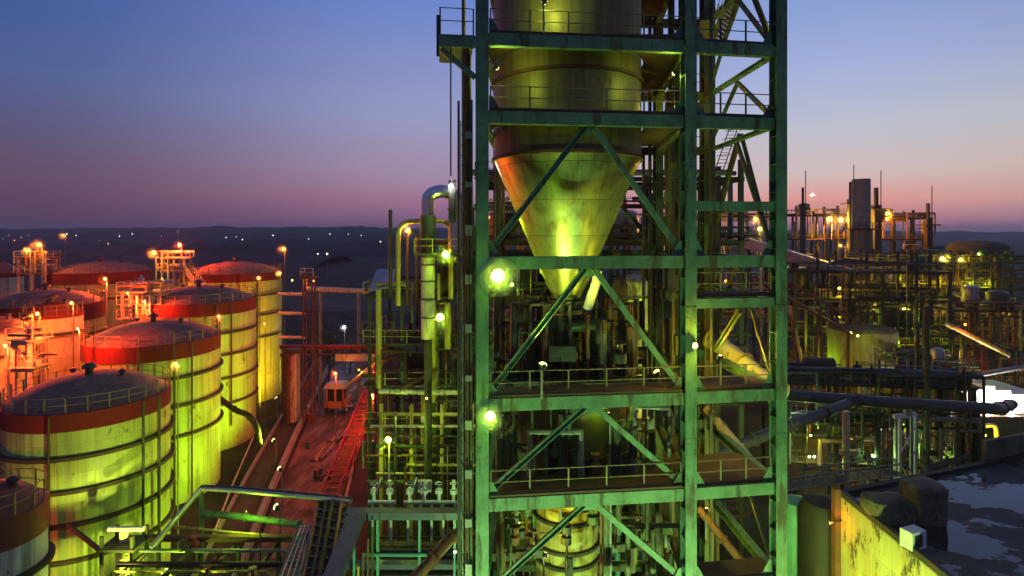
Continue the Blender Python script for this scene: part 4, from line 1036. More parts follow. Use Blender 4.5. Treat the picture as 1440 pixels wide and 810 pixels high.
for (px, y0, lb, Yp, mt) in ((1190, 578, 'pale pole under the long pipe, left of the white trestle', 50, 'cream'), (1303, 540, 'thin olive pole behind the white trestle', 56, 'green2')):
    t = thing('support_pole', lb, 'pole', (at(px, 0, Yp).x, Yp, 0))
    MB().tube([(at(px, 0, Yp).x, Yp, 0), (at(px, 0, Yp).x, Yp, zat(y0 if px < 1200 else 430, Yp))], .28, 10).build('shaft', mt, t)
    MB().box(at(px, 0, Yp).x - .5, Yp - .2, zat(640, Yp), at(px, 0, Yp).x + .9, Yp + .2, zat(633, Yp)).build('bracket', mt, t)
# truss walkway in front of the trestle
tw = thing('truss_walkway', 'dark truss walkway running level toward the foot of the white trestle', 'walkway', (at(1105, 0, 44).x, 44, 0))
a, b = at(1105, 690, 42), at(1268, 668, 46)
for dz in (0, .9):
    for dy in (0, 1.2): MB().tube([a + Vector((0, dy, dz)), b + Vector((0, dy, dz))], .07, 6).build('chord', 'grey', tw)
m = MB()
for i in range(10):
    p, q = a.lerp(b, i / 10), a.lerp(b, (i + 1) / 10)
    m.bar(p, p + Vector((0, 0, .9)), .07, .07); m.bar(p + Vector((0, 0, .9)), q, .05, .05)
m.build('lattice', 'grey', tw)
MB().bar(a + Vector((0, .6, .02)), b + Vector((0, .6, .02)), 1.15, .05).build('deck', 'dark', tw)
for k in (.1, .5, .95):
    p = a.lerp(b, k); MB().bar((p.x, p.y + .6, 0), (p.x, p.y + .6, p.z), .2, .2).build('leg', 'dark', tw)
MB().tube([b + Vector((0, 0, .9)), b + Vector((.5, 0, .7)), b + Vector((.9, 0, 0)), b + Vector((1, 0, -.8))], .07, 6).build('end_rail', 'grey', tw)
pipe('edge_pipe', 'dark pipe along the ground edge behind the flat roof, running to the right edge', 'pipe', [at(1300, 660, 52), at(1445, 618, 62)], .3, 'dark', 10, (.3, .6))

unit('process_unit', 'dark low process frame right of the tower, behind the long pipe', 'steelwork', (at(1100, 0, 58).x, 58, 0), -.12, lin_(0, 18, 5), [0, 6], [4.5, 8.5, 12.5], 'black', colw=.26, pipes=60, vessels=2, seed=31, braces=4, railm='green2', decks=.5, hpipes=14, pm=('dark', 'green2', 'rusty', 'grey', 'black'))
unit('process_unit', 'dark process frame near the right edge, left of the white floodlit shed', 'steelwork', (at(1268, 0, 66).x, 66, 0), -.2, lin_(0, 7, 3), [0, 6], [4, 8, 12], 'black', colw=.26, pipes=50, vessels=4, seed=32, braces=3, railm='green2', decks=.5, hpipes=10, pm=('dark', 'green2', 'rusty', 'grey', 'black'))
unit('process_unit', 'olive brown process frame around the lime topped silo', 'steelwork', (at(1105, 0, 84).x, 84, 0), -.15, lin_(0, 22, 6), [0, 5, 10], [8, 13, 18, 22], 'dark', colw=.32, pipes=76, vessels=6, seed=33, braces=7, railm='green2', decks=.55, hpipes=16, pm=('dark', 'green2', 'rusty', 'yell', 'black'), top_extra=3)
unit('process_unit', 'yellow lit process frame right of the tall round stack', 'steelwork', (at(1235, 0, 100).x, 100, 0), -.1, lin_(0, 26, 6), [0, 6, 12], [8, 13, 18, 22.5], 'dark', colw=.34, pipes=80, vessels=8, seed=34, braces=7, railm='yell', decks=.6, hpipes=16, pm=('dark', 'green2', 'rusty', 'yell', 'black'), top_extra=2)
unit('process_unit', 'low brown frame with rails at the right edge under the big upright tank', 'steelwork', (at(1340, 0, 82).x, 82, 0), -.1, lin_(0, 16, 4), [0, 5], [6, 11, 16.5], 'rusty', colw=.3, pipes=46, vessels=4, seed=35, braces=4, railm='yell', decks=.6, hpipes=10, pm=('rusty', 'redp', 'yell', 'dark'))
unit('skyline_plant', 'tall dark steel plant on the pink skyline, lit orange inside, left of the round stack', 'steelwork', (at(1120, 0, 138).x, 138, 0), 0, lin_(0, 15, 4), [0, 6, 12], [14, 20, 26, 32], 'dark', colw=.42, pipes=40, vessels=7, seed=41, braces=6, railm='dark', decks=.8, top_extra=2.2, hpipes=12, pm=('cream', 'rusty', 'dark', 'grey'))
unit('skyline_plant', 'dark steel plant on the pink skyline right of the round stack, stepping down', 'steelwork', (at(1226, 0, 134).x, 134, 0), 0, lin_(0, 14, 4), [0, 6], [14, 20, 26, 31], 'dark', colw=.42, pipes=36, vessels=6, seed=42, braces=6, railm='dark', decks=.6, top_extra=2.2, hpipes=10, pm=('cream', 'rusty', 'dark', 'grey'))
unit('skyline_plant', 'yellow lit plant seen through the tower right bay', 'steelwork', (at(985, 0, 120).x, 120, 0), 0, lin_(0, 17, 5), [0, 7], [10, 16, 21, 26.5, 30.5], 'cream', 'rusty', 'yell', .4, pipes=34, vessels=8, seed=43, braces=4, decks=.8, top_extra=2, hpipes=10, pm=('cream', 'rusty', 'yell'))
unit('skyline_plant', 'orange lit plant behind the left column of the tower', 'steelwork', (at(684, 0, 110).x, 110, 0), 0, lin_(0, 12, 4), [0, 6], [10, 16, 22, 28, 33], 'rusty', 'rusty', 'cream', .4, pipes=34, vessels=6, seed=44, braces=4, decks=.8, top_extra=2, hpipes=10, pm=('cream', 'rusty', 'redp'))
unit('skyline_plant', 'dark plant block seen between the cone hopper and middle column', 'steelwork', (at(878, 0, 90).x, 90, 0), 0, lin_(0, 9, 3), [0, 6], [10, 16, 22, 27, 32], 'black', 'rusty', 'dark', .4, pipes=30, vessels=5, seed=45, braces=4, decks=.8, top_extra=2, hpipes=10, pm=('dark', 'rusty', 'redp'))
st = thing('round_stack', 'tall round brick stack with grey top standing on the pink skyline', 'chimney', (at(1211, 0, 125).x, 125, 0))
X = at(1211, 0, 125).x
MB().lathe([(2.25, 0), (2.2, zat(322, 125))], X, 125, 36).build('lower_shaft', 'brickst', st)
MB().lathe([(1.85, zat(322, 125)), (1.8, zat(252, 125)), (1.5, zat(252, 125)), (1.5, zat(256, 125))], X, 125, 36).build('upper_shaft', 'conc', st)
MB().lathe([(2.2, zat(322, 125) - .2), (3.1, zat(322, 125) - .1), (3.1, zat(322, 125) + .15), (1.8, zat(322, 125) + .16)], X, 125, 36).build('gallery', 'dark', st)
rail(st, [(X + 3 * math.cos(2 * PI * k / 14), 125 + 3 * math.sin(2 * PI * k / 14), zat(322, 125) + .15) for k in range(14)], 'dark', 1.2, 50, .05, closed=True, each=False)
m = MB()
for s in (-.3, .3): m.bar((X - 2.4, 124.6 + s, 2), (X - 2.4, 124.6 + s, zat(255, 125)), .07, .07)
m.build('ladder', 'dark', st)
for k, (px, w, y0, lb) in enumerate(((1196, 1.1, 268, 'slim dark stack close against the left side of the round brick stack'), (1232, 1.6, 276, 'short dark square stack right of the round brick stack'), (1305, 1.3, 298, 'small dark stack on the skyline at the right end of the plant'), (1129, .9, 276, 'thin dark tower post at the left end of the skyline plant'))):
    Yk = 132; t = thing('slim_stack', lb, 'stack', (at(px, 0, Yk).x, Yk, 0)); x = at(px, 0, Yk).x; z = zat(y0, Yk)
    MB().box(x - w * .5, Yk - w * .5, 0, x + w * .5, Yk + w * .5, z - 2).build('shaft', 'dark', t)
    MB().tube([(x, Yk, z - 2), (x, Yk, z + 2)], w * .3, 10).build('tip', 'black', t)
    MB().box(x - w - .4, Yk - w - .4, z - 3.2, x + w + .4, Yk + w + .4, z - 2.9).build('gallery', 'dark', t)
    MB().tube([(x + w * .7, Yk, z - 2), (x + w * .7, Yk, z + 6)], .1, 5).build('aerial', 'black', t)
cone_sk = thing('inclined_gallery', 'grey covered conveyor gallery descending right from the skyline plant', 'conveyor', at(1000, 322, 90))
a, b = at(1000, 326, 96), at(1196, 386, 84)
MB().bar(a, b, 2, 1.6).build('gallery', 'galv', cone_sk)
for k in (.3, .62, .9):
    p = a.lerp(b, k); 
    for s in (-1, 1): MB().bar((p.x + s * 1.2, p.y, 0), (p.x, p.y, p.z - .6), .25, .25).build('leg', 'dark', cone_sk)
br = thing('truss_gallery', 'brown truss gallery slanting down from the tower to the lime topped silo', 'conveyor', at(1100, 412, 70))
a, b = at(1085, 405, 72), at(1196, 470, 68)
for dz in (0, 2.0):
    MB().bar(a + Vector((0, 0, dz)), b + Vector((0, 0, dz)), .3, .3).build('chord', 'rusty', br)
MB().bar(a + Vector((0, .8, .3)), b + Vector((0, .8, .3)), 1.5, .1).build('belt', 'dark', br)
m = MB()
for i in range(8):
    p, q = a.lerp(b, i / 8), a.lerp(b, (i + 1) / 8); m.bar(p + Vector((0, 0, 0 if i % 2 else 2)), q + Vector((0, 0, 2 if i % 2 else 0)), .14, .14)
m.build('lattice', 'rusty', br)
for k, s in ((.3, 0), (.62, -1.6), (.62, 1.6), (.97, 0)):
    p = a.lerp(b, k); MB().bar((p.x + s, p.y, 0), p, .22, .22).build('leg', 'rusty', br)
silo = thing('round_silo', 'broad round silo with lime lit top band, right of the truss gallery', 'silo', (at(1212, 0, 80).x, 80, 0))
x = at(1212, 0, 80).x
MB().lathe([(4.3, zat(492, 78)), (4.3, zat(466, 78)), (4.0, zat(463, 78)), (.01, zat(456, 78))], x, 80, 48).build('top_band', 'siloc', silo)
MB().lathe([(1.2, zat(560, 78)), (4.25, zat(525, 78)), (4.25, zat(492, 78))], x, 80, 48).build('shell', 'siloc', silo)
for k in range(6): MB().bar((x + 4 * math.cos(k * PI / 3), 80 + 4 * math.sin(k * PI / 3), 0), (x + 4 * math.cos(k * PI / 3), 80 + 4 * math.sin(k * PI / 3), zat(520, 78)), .35, .35).build('leg', 'dark', silo)
for pxd, Yd, Rd, yt, lb in ((1374, 128, 5.9, 338, 'big dark green upright tank with rounded top on the right skyline'), (1322, 142, 5.2, 345, 'farther dark upright tank left of the big one on the right skyline')):
    dome = thing('dome_tank', lb, 'tank', (at(pxd, 0, Yd).x, Yd, 0)); x = at(pxd, 0, Yd).x; zt_ = zat(yt, Yd)
    MB().lathe([(Rd, 0), (Rd, zt_ - 2.2), (Rd * .95, zt_ - 1.2), (Rd * .75, zt_ - .4), (.01, zt_)], x, Yd, 56).build('shell', 'domep', dome)
    for dz in (4.5, 9, 13): MB().lathe([(Rd - .05, zt_ - dz - .2), (Rd + .2, zt_ - dz - .15), (Rd + .2, zt_ - dz + .15), (Rd - .05, zt_ - dz + .2)], x, Yd, 56).build('hoop', 'dark', dome)
    for k in range(14):
        tt = PI + PI * k / 13; MB().bar((x + (Rd + .1) * math.cos(tt), Yd + (Rd + .1) * math.sin(tt), 0), (x + (Rd + .1) * math.cos(tt), Yd + (Rd + .1) * math.sin(tt), zt_ - 2.3), .2, .2).build('rib', 'grey', dome)
# floodlit white shed
ws = thing('white_shed', 'stepped white shed glaring under its own floodlights at the right edge', 'shed', (at(1390, 0, 70).x, 70, 0))
for (xa, xb, y0, y1, dy) in ((1350, 1372, 551, 584, 0), (1372, 1384, 548, 584, .15), (1384, 1400, 543, 585, .05), (1400, 1424, 550, 592, .2), (1424, 1466, 555, 600, .1)):
    MB().box(at(xa, 0, 70).x, 70 + dy, 0, at(xb, 0, 70).x - .02, 77, zat(y0, 70)).build('bay', 'whites', ws)
an = thing('shed_foot_screen', 'added dark wall hiding the overlit foot of the white stepped shed', 'shed', (at(1400, 0, 68.6).x, 68.6, 0))  # dark box added to cover the overlit lower wall of the shed
MB().box(at(1345, 0, 68.6).x, 68.6, 0, at(1475, 0, 68.6).x, 69.6, zat(588, 68.6)).build('wall', 'dark', an)
MB().box(at(1343, 0, 68.6).x, 68.5, zat(588, 68.6), at(1477, 0, 68.6).x, 69.7, zat(586, 68.6)).build('coping', 'rusty', an)
tt_ = pipe('white_riser', 'pair of curved pipes below the white shed, lit yellow green', 'pipe', [at(1376, 640, 62), at(1378, 600, 62), at(1400, 597, 62), at(1404, 640, 62)], .22, 'cream', 10, (.4,), round_=.6)
for i, (pts, r_, mt, lb) in enumerate((
    ([at(1335, 420, 86), at(1375, 440, 84)], .5, 'redp', 'short orange red duct slanting below the upright tanks'),
    ([at(1340, 412, 90), at(1420, 440, 88)], .3, 'cream', 'thin pale pipe slanting right below the upright tanks'),
    ([at(1240, 496, 74), at(1440, 480, 92)], .4, 'dark', 'dark pipe crossing level behind the white shed'),
    ([at(1330, 455, 72), at(1420, 500, 70)], .28, 'yell', 'yellowish pipe slanting down right above the white shed'),
    ([at(1300, 540, 64), at(1445, 515, 72)], .3, 'grey', 'grey pipe rising to the right just above the white shed'),
    ([at(1230, 428, 92), at(1310, 426, 92)], .35, 'dark', 'dark level pipe right of the round stack'),
    ([at(1110, 430, 78), at(1128, 510, 76)], .25, 'yell', 'yellow stained downpipe at the edge of the tower'))):
    pipe('process_pipe', lb, 'pipe', pts, r_, mt, 10, (.1, .5, .9))
for x, Yp, top in ((1368, 84, 405), (1290, 62, 455), (1240, 88, 410)):
    t = thing('lamp_mast', {1368: 'bare steel mast between the upright tank and the white shed', 1290: 'bare steel mast above the white trestle', 1240: 'bare steel mast right of the lime topped silo'}[x], 'mast', (at(x, 0, Yp).x, Yp, 0))
    MB().tube([(at(x, 0, Yp).x, Yp, 0), (at(x, 0, Yp).x, Yp, zat(top, Yp))], .22, 8).build('shaft', 'green2', t)
    MB().bar((at(x, 0, Yp).x - 1, Yp, zat(top, Yp)), (at(x, 0, Yp).x + 1, Yp, zat(top, Yp)), .15, .15).build('crossarm', 'green2', t)

# ------------------------------------------------------------------ trees and far land
def tree(x, y, h, w, label, seed, group=None, z0=0, leafs=900, mat='leafm', name='tree'):
    rr = random.Random(seed); t = thing(name, label, 'tree', (x, y, z0), group=group)
    m = MB(); top = Vector((x + rr.uniform(-.3, .3), y, z0 + h * .62))
    m.tube([(x, y, z0), (x + .1, y, z0 + h * .3), top], [.05 * h * .5, .035 * h * .5, .012 * h], 7)
    cl = []
    for i in range(9):
        a = rr.random() * 2 * PI; q = rr.random()
        e = Vector((x + math.cos(a) * w * (.3 + .5 * rr.random()), y + math.sin(a) * w * (.3 + .5 * rr.random()), z0 + h * (.4 + .55 * q)))
        s = Vector((x + .05, y, z0 + h * (.25 + .3 * q))); m.tube([s, e], [.012 * h, .004 * h], 5); cl.append((e, w * rr.uniform(.25, .5)))
    cl.append((top + Vector((0, 0, h * .25)), w * .4))
    m.build('trunk', 'bark', t)
    c = MB()
    for i in range(leafs):
        p, r_ = cl[rr.randrange(len(cl))]
        d = Vector((rr.gauss(0, 1), rr.gauss(0, 1), rr.gauss(0, .8))).normalized() * r_ * rr.random() ** .5
        q = p + d; s = rr.uniform(.10, .22) * max(1, h / 7)
        ax = Vector((rr.gauss(0, 1), rr.gauss(0, 1), rr.gauss(0, 1))).normalized(); u_ = ax.orthogonal().normalized(); v_ = ax.cross(u_)
        c.quad([q - u_ * s, q + v_ * s * .6, q + u_ * s, q - v_ * s * .6])
    c.build('crown', mat, t); return t
tree(at(462, 0, 106).x, 106, 8.5, 3.2, 'leafy green tree behind the gantry, nearest the lattice mast', 1)
tree(at(492, 0, 112).x, 112, 7, 3, 'low dark bush like tree behind the middle of the gantry', 2)
tree(at(518, 0, 104).x, 104, 8, 3, 'leafy tree behind the right end of the gantry', 3)
tree(at(540, 0, 108).x, 108, 9, 3.4, 'dark tree behind the pipe rack, right of the gantry', 4)
tree(at(444, 0, 118).x, 118, 9, 3.4, 'small dark tree just behind the lattice mast', 5)
from mathutils import noise as NZ
def ridge(name, Y, depth, hmin, hmax, x0, x1, seed, mat, n=260):
    m = MB(); prev = None
    for i in range(n + 1):
        x = x0 + (x1 - x0) * i / n
        k = .5 + .5 * NZ.noise(Vector((x * .0011 + seed, seed, 0))) ; h = hmin + (hmax - hmin) * max(0, min(1, k)) + 5 * NZ.noise(Vector((x * .012, seed, 1))) + 3.2 * NZ.noise(Vector((x * .05, seed, 2)))
        h = max(1, h)
        cur = [Vector((x, Y - depth, -.5)), Vector((x, Y - depth * .4, h * .7)), Vector((x, Y, h)), Vector((x, Y + depth * .6, h * .7)), Vector((x, Y + depth, -.5))]
        if prev:
            for a in range(4): m.quad([prev[a], cur[a], cur[a + 1], prev[a + 1]])
        prev = cur
    return tag(m.build(name, mat), kind='structure')
ridge('hills', 1700, 380, 20, 48, -2600, 60, 2.2, 'farleaf')
ridge('hills', 1250, 160, 14, 34, -2000, -250, 5.7, 'farleaf')
ridge('hills', 2400, 380, 20, 34, -300, 3600, 9.1, 'farleaf')
ridge('hills', 480, 60, 5, 15, -620, -150, 7.7, 'farleaf', 160)
ridge('hills', 640, 40, 6, 16, -420, 40, 3.3, 'farleaf', 240)
ridge('hills', 860, 60, 8, 22, -900, 120, 12.3, 'farleaf', 240)
def fieldm(name, c): return paint(name, c, .9, rust=0, var=.5, scale=.05)
m = MB(); m.quad([(-300, 200, .02), (-30, 200, .02), (-40, 270, .02), (-360, 270, .02)]); tag(m.build('field', fieldm('dry_field', (.09, .055, .03))), kind='structure')
# far street lamps, too small to tell apart
rr = random.Random(5)
spots = [(20, 338, 'orange'), (94, 329, 'white'), (107, 331, 'white'), (168, 332, 'white'), (186, 329, 'white'), (250, 326, 'white'), (227, 332, 'amber'), (318, 334, 'white'), (332, 333, 'white'), (341, 337, 'white'), (384, 331, 'white'), (434, 336, 'white'), (464, 329, 'white'), (490, 329, 'white'), (535, 340, 'white'), (447, 357, 'white'), (12, 331, 'orange'), (40, 331, 'orange'), (508, 331, 'white'), (140, 338, 'amber'), (30, 334, 'orange'), (4, 336, 'orange'), (152, 343, 'amber')]
for px, py, c in spots:
    Yl = rr.uniform(620, 900) if py < 345 else 420
    p = at(px, py, Yl); zz = max(p.z, 3)
    lamp((p.x, Yl, zz), c, 0, ('small white street lamp twinkling far off under the dark hills' if c == 'white' else 'small orange street lamp far off at the left under the hills'), r=rr.choice((.28, .36, .5)) if Yl > 500 else .35, post=max(0, zz - 12), name='street_lamp', cat='street lamp', glow=6, group='far street lamps white' if c == 'white' else 'far street lamps orange')

# ------------------------------------------------------------------ lamps of the plant
T = lambda k, ang, dz: rimpt(k, ang, dz)
def L(px, py, Y, color, power, label, r=.2, post=0, **kw): return lamp(at(px, py, Y), color, power, label, r=r, post=post, **kw)
# tank lamps
L(248, 512, 50, 'amber', 450, 'amber post lamp glowing in front of the second hooped tank', .2)
L(308, 445, 67.5, 'red', 1200, 'orange post lamp at the rim of the third hooped tank', .24)
L(364, 391, 87, 'red', 1800, 'orange post lamp at the rim of the yellow walled tank', .3)
L(399, 350, 100, 'orange', 1500, 'orange lamp on a tall pole behind the yellow walled tank', .36)
L(393, 384, 92, 'amber', 200, 'small amber lamp at the right edge of the yellow walled tank', .24)
L(148, 392, 84, 'red', 24000, 'orange post lamp between the broad flat tank and the lit platform', .28)
L(101, 426, 60.5, 'orange', 4200, 'right one of two neighbouring post lamps by the small red domed tank', .2)
L(53, 441, 58.8, 'orange', 4200, 'left one of two neighbouring post lamps by the small red domed tank', .22)
L(56, 344, 97, 'orange', 7000, 'bright orange lamp over the platform at the upper left edge', .42)
L(40, 352, 96, 'amber', 900, 'small amber lamp just left of the bright platform lamp', .28)
L(217, 355, 91, 'orange', 7000, 'bright amber lamp left of the skyline platform tower', .4)
L(253, 344, 93, 'red', 26000, 'orange lamp on top right of the skyline platform tower', .34)
L(90, 331, 180, 'orange', 1500, 'single orange lamp far behind the left platform', .5)
L(36, 476, 55.5, 'orange', 900, 'dim orange lamp beside the pale switch cabin at left', .14)
L(8, 486, 52, 'red', 11000, 'orange lamp at the far left edge beside the nearest big tank', .2)
L(180, 412, 68, 'amber', 700, 'small amber lamp inside the stair platform between tank roofs', .16)
L(110, 462, 54, 'red', 12000, 'red orange lamp just behind the roof edge of the nearest big tank', .14)
L(204, 424, 68.6, 'red', 11000, 'added red orange fill lamp on the catwalk between the second and third tank roofs', .16)  # added fill, throws red onto the tank roofs
L(230, 395, 90, 'yellow', 900, 'little yellow lamp low on the skyline platform tower', .2)
# floods that light the tank walls
L(236, 803, 38.5, 'lime', 2600, 'green white lamp low at the foot of the nearest big tank', .24)
lamp((-17, 29.5, 5.4), 'limey', 24000, 'floodlight mast in front of the low shed, aimed at the nearest big tank', r=.3, post=0, face=(-.70, .66, .2), spot=80)
lamp((-24.2, 34.5, 5.6), 'limey', 11000, 'floodlight on a short mast low before the nearest big tank', r=.25, post=0, face=(-.6, .6, .5), spot=110)
lamp((-20.5, 49.5, 4), 'lime', 9000, 'added floodlight on a short mast beside the kerb, aimed at the hooped tanks', r=.3, post=0, face=(-.93, .15, .25), spot=115)  # made-up fixture turned away from the camera, lights the hooped tank walls
lamp((-19, 40.6, 8.0), 'lime', 900, 'small added lime fill lamp between the grey pipe bundle and the lime green pipe', r=.07, face=(.2, .6, -.5))  # made-up lamp that brightens the green pipe
lamp((-23.5, 57.5, 4), 'lime', 13000, 'low floodlight between the kerb and the second hooped tank', r=.25, post=0, face=(-.9, .1, .45), spot=120)
lamp((-28.5, 68, 3), 'lime', 16000, 'low floodlight beside the third hooped tank', r=.25, post=0, face=(-.9, .1, .45), spot=120)
lamp((-35.2, 85, 3), 'yellow', 24000, 'low floodlight beside the yellow walled tank', r=.25, post=0, face=(-.8, .5, .5), spot=120)
lamp((-35.5, 37.5, 7), 'red', 2200, 'added unseen red fill lamp on a pole between the corner tank and the nearest big tank', r=.15, post=0)  # added outside the view to redden the nearest tank's left wall
L(372, 455, 83, 'orange', 500, 'orange lamp on the yellow walled tank side, near the walkways', .16)
# road
L(527, 512, 81, 'red', 7000, 'orange lamp at the head of the red inclined conveyor', .2)
L(505, 520, 84, 'amber', 700, 'small amber lamp hanging under the gantry panel', .14, post=None)
lamp((-23, 74, 9.5), 'red', 5200, 'red orange lamp on a pole beside the road, left of the conveyor', r=.22, post=0)
lamp((-16.2, 66, 9), 'red', 9000, 'red orange lamp on a pole on the right of the inclined conveyor', r=.2, post=0)
L(441, 395, 84, 'orange', 1300, 'orange lamp at the head of the lattice mast', .16, post=None)
L(411, 394, 88, 'amber', 500, 'faint amber lamp on the walkways left of the lattice mast', .16, post=None)
L(484, 460, 112, 'white', 700, 'white lamp low among the trees behind the gantry', .3)
L(460, 357, 330, 'white', 0, 'lone white lamp on the dark plain behind the tanks', .6)
# left of tower
L(627, 358, 43, 'lime', 1400, 'lime floodlight at the chrome duct platform', .3, post=None)
L(619, 446, 43, 'lime', 1500, 'lime floodlight on the pipe rack beside the striped riser', .32, post=None)
L(574, 324, 46.5, 'amber', 500, 'small amber lamp inside the pipe loops', .2, post=None)
L(634, 262, 44, 'white', 500, 'small white lamp at the right leg of the chrome duct', .2, post=None)
L(546, 618, 44, 'lime', 2000, 'green white lamp on the ladder like rack by the road', .26)
L(556, 582, 47, 'lime', 600, 'small white green lamp above the ladder like rack', .18)
L(640, 776, 30.5, 'green', 160, 'small green signal lamp beside the foot of the left tower column', .1, post=None)
L(600, 560, 43, 'amber', 200, 'dim amber lamp under the pipe rack left of the tower', .1, post=None)
# tower lamps
lamp(at(700, 388, 25.3), 'lime', 420, 'brightest green white floodlight, on the left tower column just below the cone', r=.32, arm=(Lf.x + .25, 25.8, at(700, 388, 25.3).z), glow=3.5, name='flood_lamp', face=(.25, -1, -.1))
lamp(at(689, 585, 25.3), 'lime', 300, 'green white floodlight low on the left tower column', r=.23, arm=(Lf.x + .1, 25.8, at(689, 585, 25.3).z), glow=3.5, name='flood_lamp', face=(.1, -1, -.1))
lamp(at(977, 486, 26.2), 'yellow', 700, 'small white floodlight on the middle tower column', r=.15, arm=(Mf.x + .2, 26.8, at(977, 486, 26.2).z), glow=3.5, name='flood_lamp', face=(.4, -1, 0))
lamp((1.4, 25.9, 21.9), 'limey', 8000, 'added upward fill light on the deck below the hopper cone, left', r=.2, face=(.2, .5, .8), name='flood_lamp', post=20.4, spot=85)  # made-up uplight kept low behind the rail, brightens the cone
lamp((7.2, 28.3, 21.0), 'yellow', 1000, 'added upward fill light on the deck below the hopper cone, right', r=.16, face=(-.5, .3, .8), name='flood_lamp', post=20.4, spot=80)  # second made-up uplight for the cone, also kept low
lamp((-.7, 26.5, 35.6), 'limey', 330, 'added dim lime fill lamp under the top beam, at the left of the hopper shell', r=.1, face=(.5, .6, -.2), arm=(-1.1, 26.3, 36.3))  # added fill that tints the upper hopper shell olive
lamp((7.8, 27.4, 35.6), 'limey', 330, 'added dim lime fill lamp under the top beam, at the right of the hopper shell', r=.1, face=(-.5, .6, -.2), arm=(8.2, 27.3, 36.3))  # matching added fill for the right side of the shell
lamp((-.3, 30.5, 31), 'orange', 900, 'small orange lamp left of the hopper cone, near the rear frame', r=.12, face=(.7, 0, .3))
lamp((1.5, 26.3, 38.6), 'limey', 380, 'yellow lamp on the top deck before the hopper shell', r=.14, face=(.3, .9, .4), post=37.1)
lamp((10.8, 34.5, 35.2), 'yellow', 450, 'yellow lamp under the top deck in the tower right bay', r=.14, face=(.2, -.3, .9), post=33.6)
lamp(at(1092, 46, 28.6), 'yellow', 120, 'small yellow lamp at the upper part of the right tower column', r=.1, face=(0, -1, .2))
lamp((11.2, 30.6, 21.2), 'yellow', 1800, 'yellow lamp in the right bay above the thick chute', r=.16, face=(.1, .5, .2), post=20.4)
lamp((10.6, 31, 12.8), 'yellow', 600, 'yellow lamp low in the tower right bay', r=.14, face=(.3, .5, .1), post=11.3)
lamp((1.6, 27.4, 12.4), 'yellow', 480, 'yellow lamp under the lowest visible tower deck, before the banded foot', r=.14, face=(.5, .8, -.3), post=11.3)
lamp((4.8, 28.2, 18.9), 'lime', 130, 'dim lime lamp under the middle tower deck', r=.12, face=(-.2, .8, -.2), post=15.9)
# green floods at the tower foot, facing up the front
for k, (x, y, p_) in enumerate(((-3.5, 15.5, 30000), (4.5, 14.5, 30000), (12.5, 16, 30000))):
    lamp((x, y, 3.2), 'green', p_, ('left', 'middle', 'right')[k] + ' green floodlight on a short mast before the tower foot, aimed up', r=.3, post=0, face=(.0, .72, .5), name='flood_lamp', spot=85)
# behind the tower
for px, py, Yl, c, p_, r_, lb in (
    (868, 490, 43, 'lime', 500, .12, 'small white lamp behind the tower, right of the dark valve'),
    (720, 400, 45, 'lime', 1400, .18, 'lime lamp in the frame behind the brightest floodlight'),
    (722, 500, 44, 'lime', 400, .1, 'dim lime lamp behind the left brace of the tower'),
    (915, 590, 44, 'yellow', 900, .12, 'yellow lamp behind the tower over the pale panel'),
    (900, 440, 42, 'lime', 900, .12, 'lime lamp beside the pale lime vessel'),
    (905, 740, 40, 'yellow', 500, .12, 'yellow lamp low behind the tower foot, right'),
    (730, 735, 38.5, 'lime', 350, .1, 'dim lime lamp low behind the tower foot, left'),
    (950, 520, 44, 'yellow', 500, .1, 'small yellow lamp behind the middle tower column'),
    (724, 340, 108, 'orange', 3500, .4, 'bright orange lamp in the plant behind the hopper, left of the cone'),
    (688, 306, 108, 'orange', 2500, .4, 'orange lamp at the left tower column skyline'),
    (866, 333, 89, 'red', 2000, .2, 'red lamp cluster right of the hopper cone'),
    (1062, 308, 117, 'amber', 2600, .55, 'large amber lamp at the skyline in the tower right bay'),
    (1068, 322, 117, 'yellow', 4500, .5, 'large yellow lamp just below the amber one in the right bay'),
    (1010, 345, 118, 'amber', 1800, .3, 'amber lamp low in the yellow lit plant'),
    (1020, 395, 100, 'orange', 1200, .25, 'orange lamp over the low deck in the tower right bay'),
    (1000, 312, 119, 'amber', 2200, .3, 'amber lamp left in the yellow lit plant'),
    ):
    L(px, py, Yl, c, p_ * .45, lb, r_ * .8, post=None)
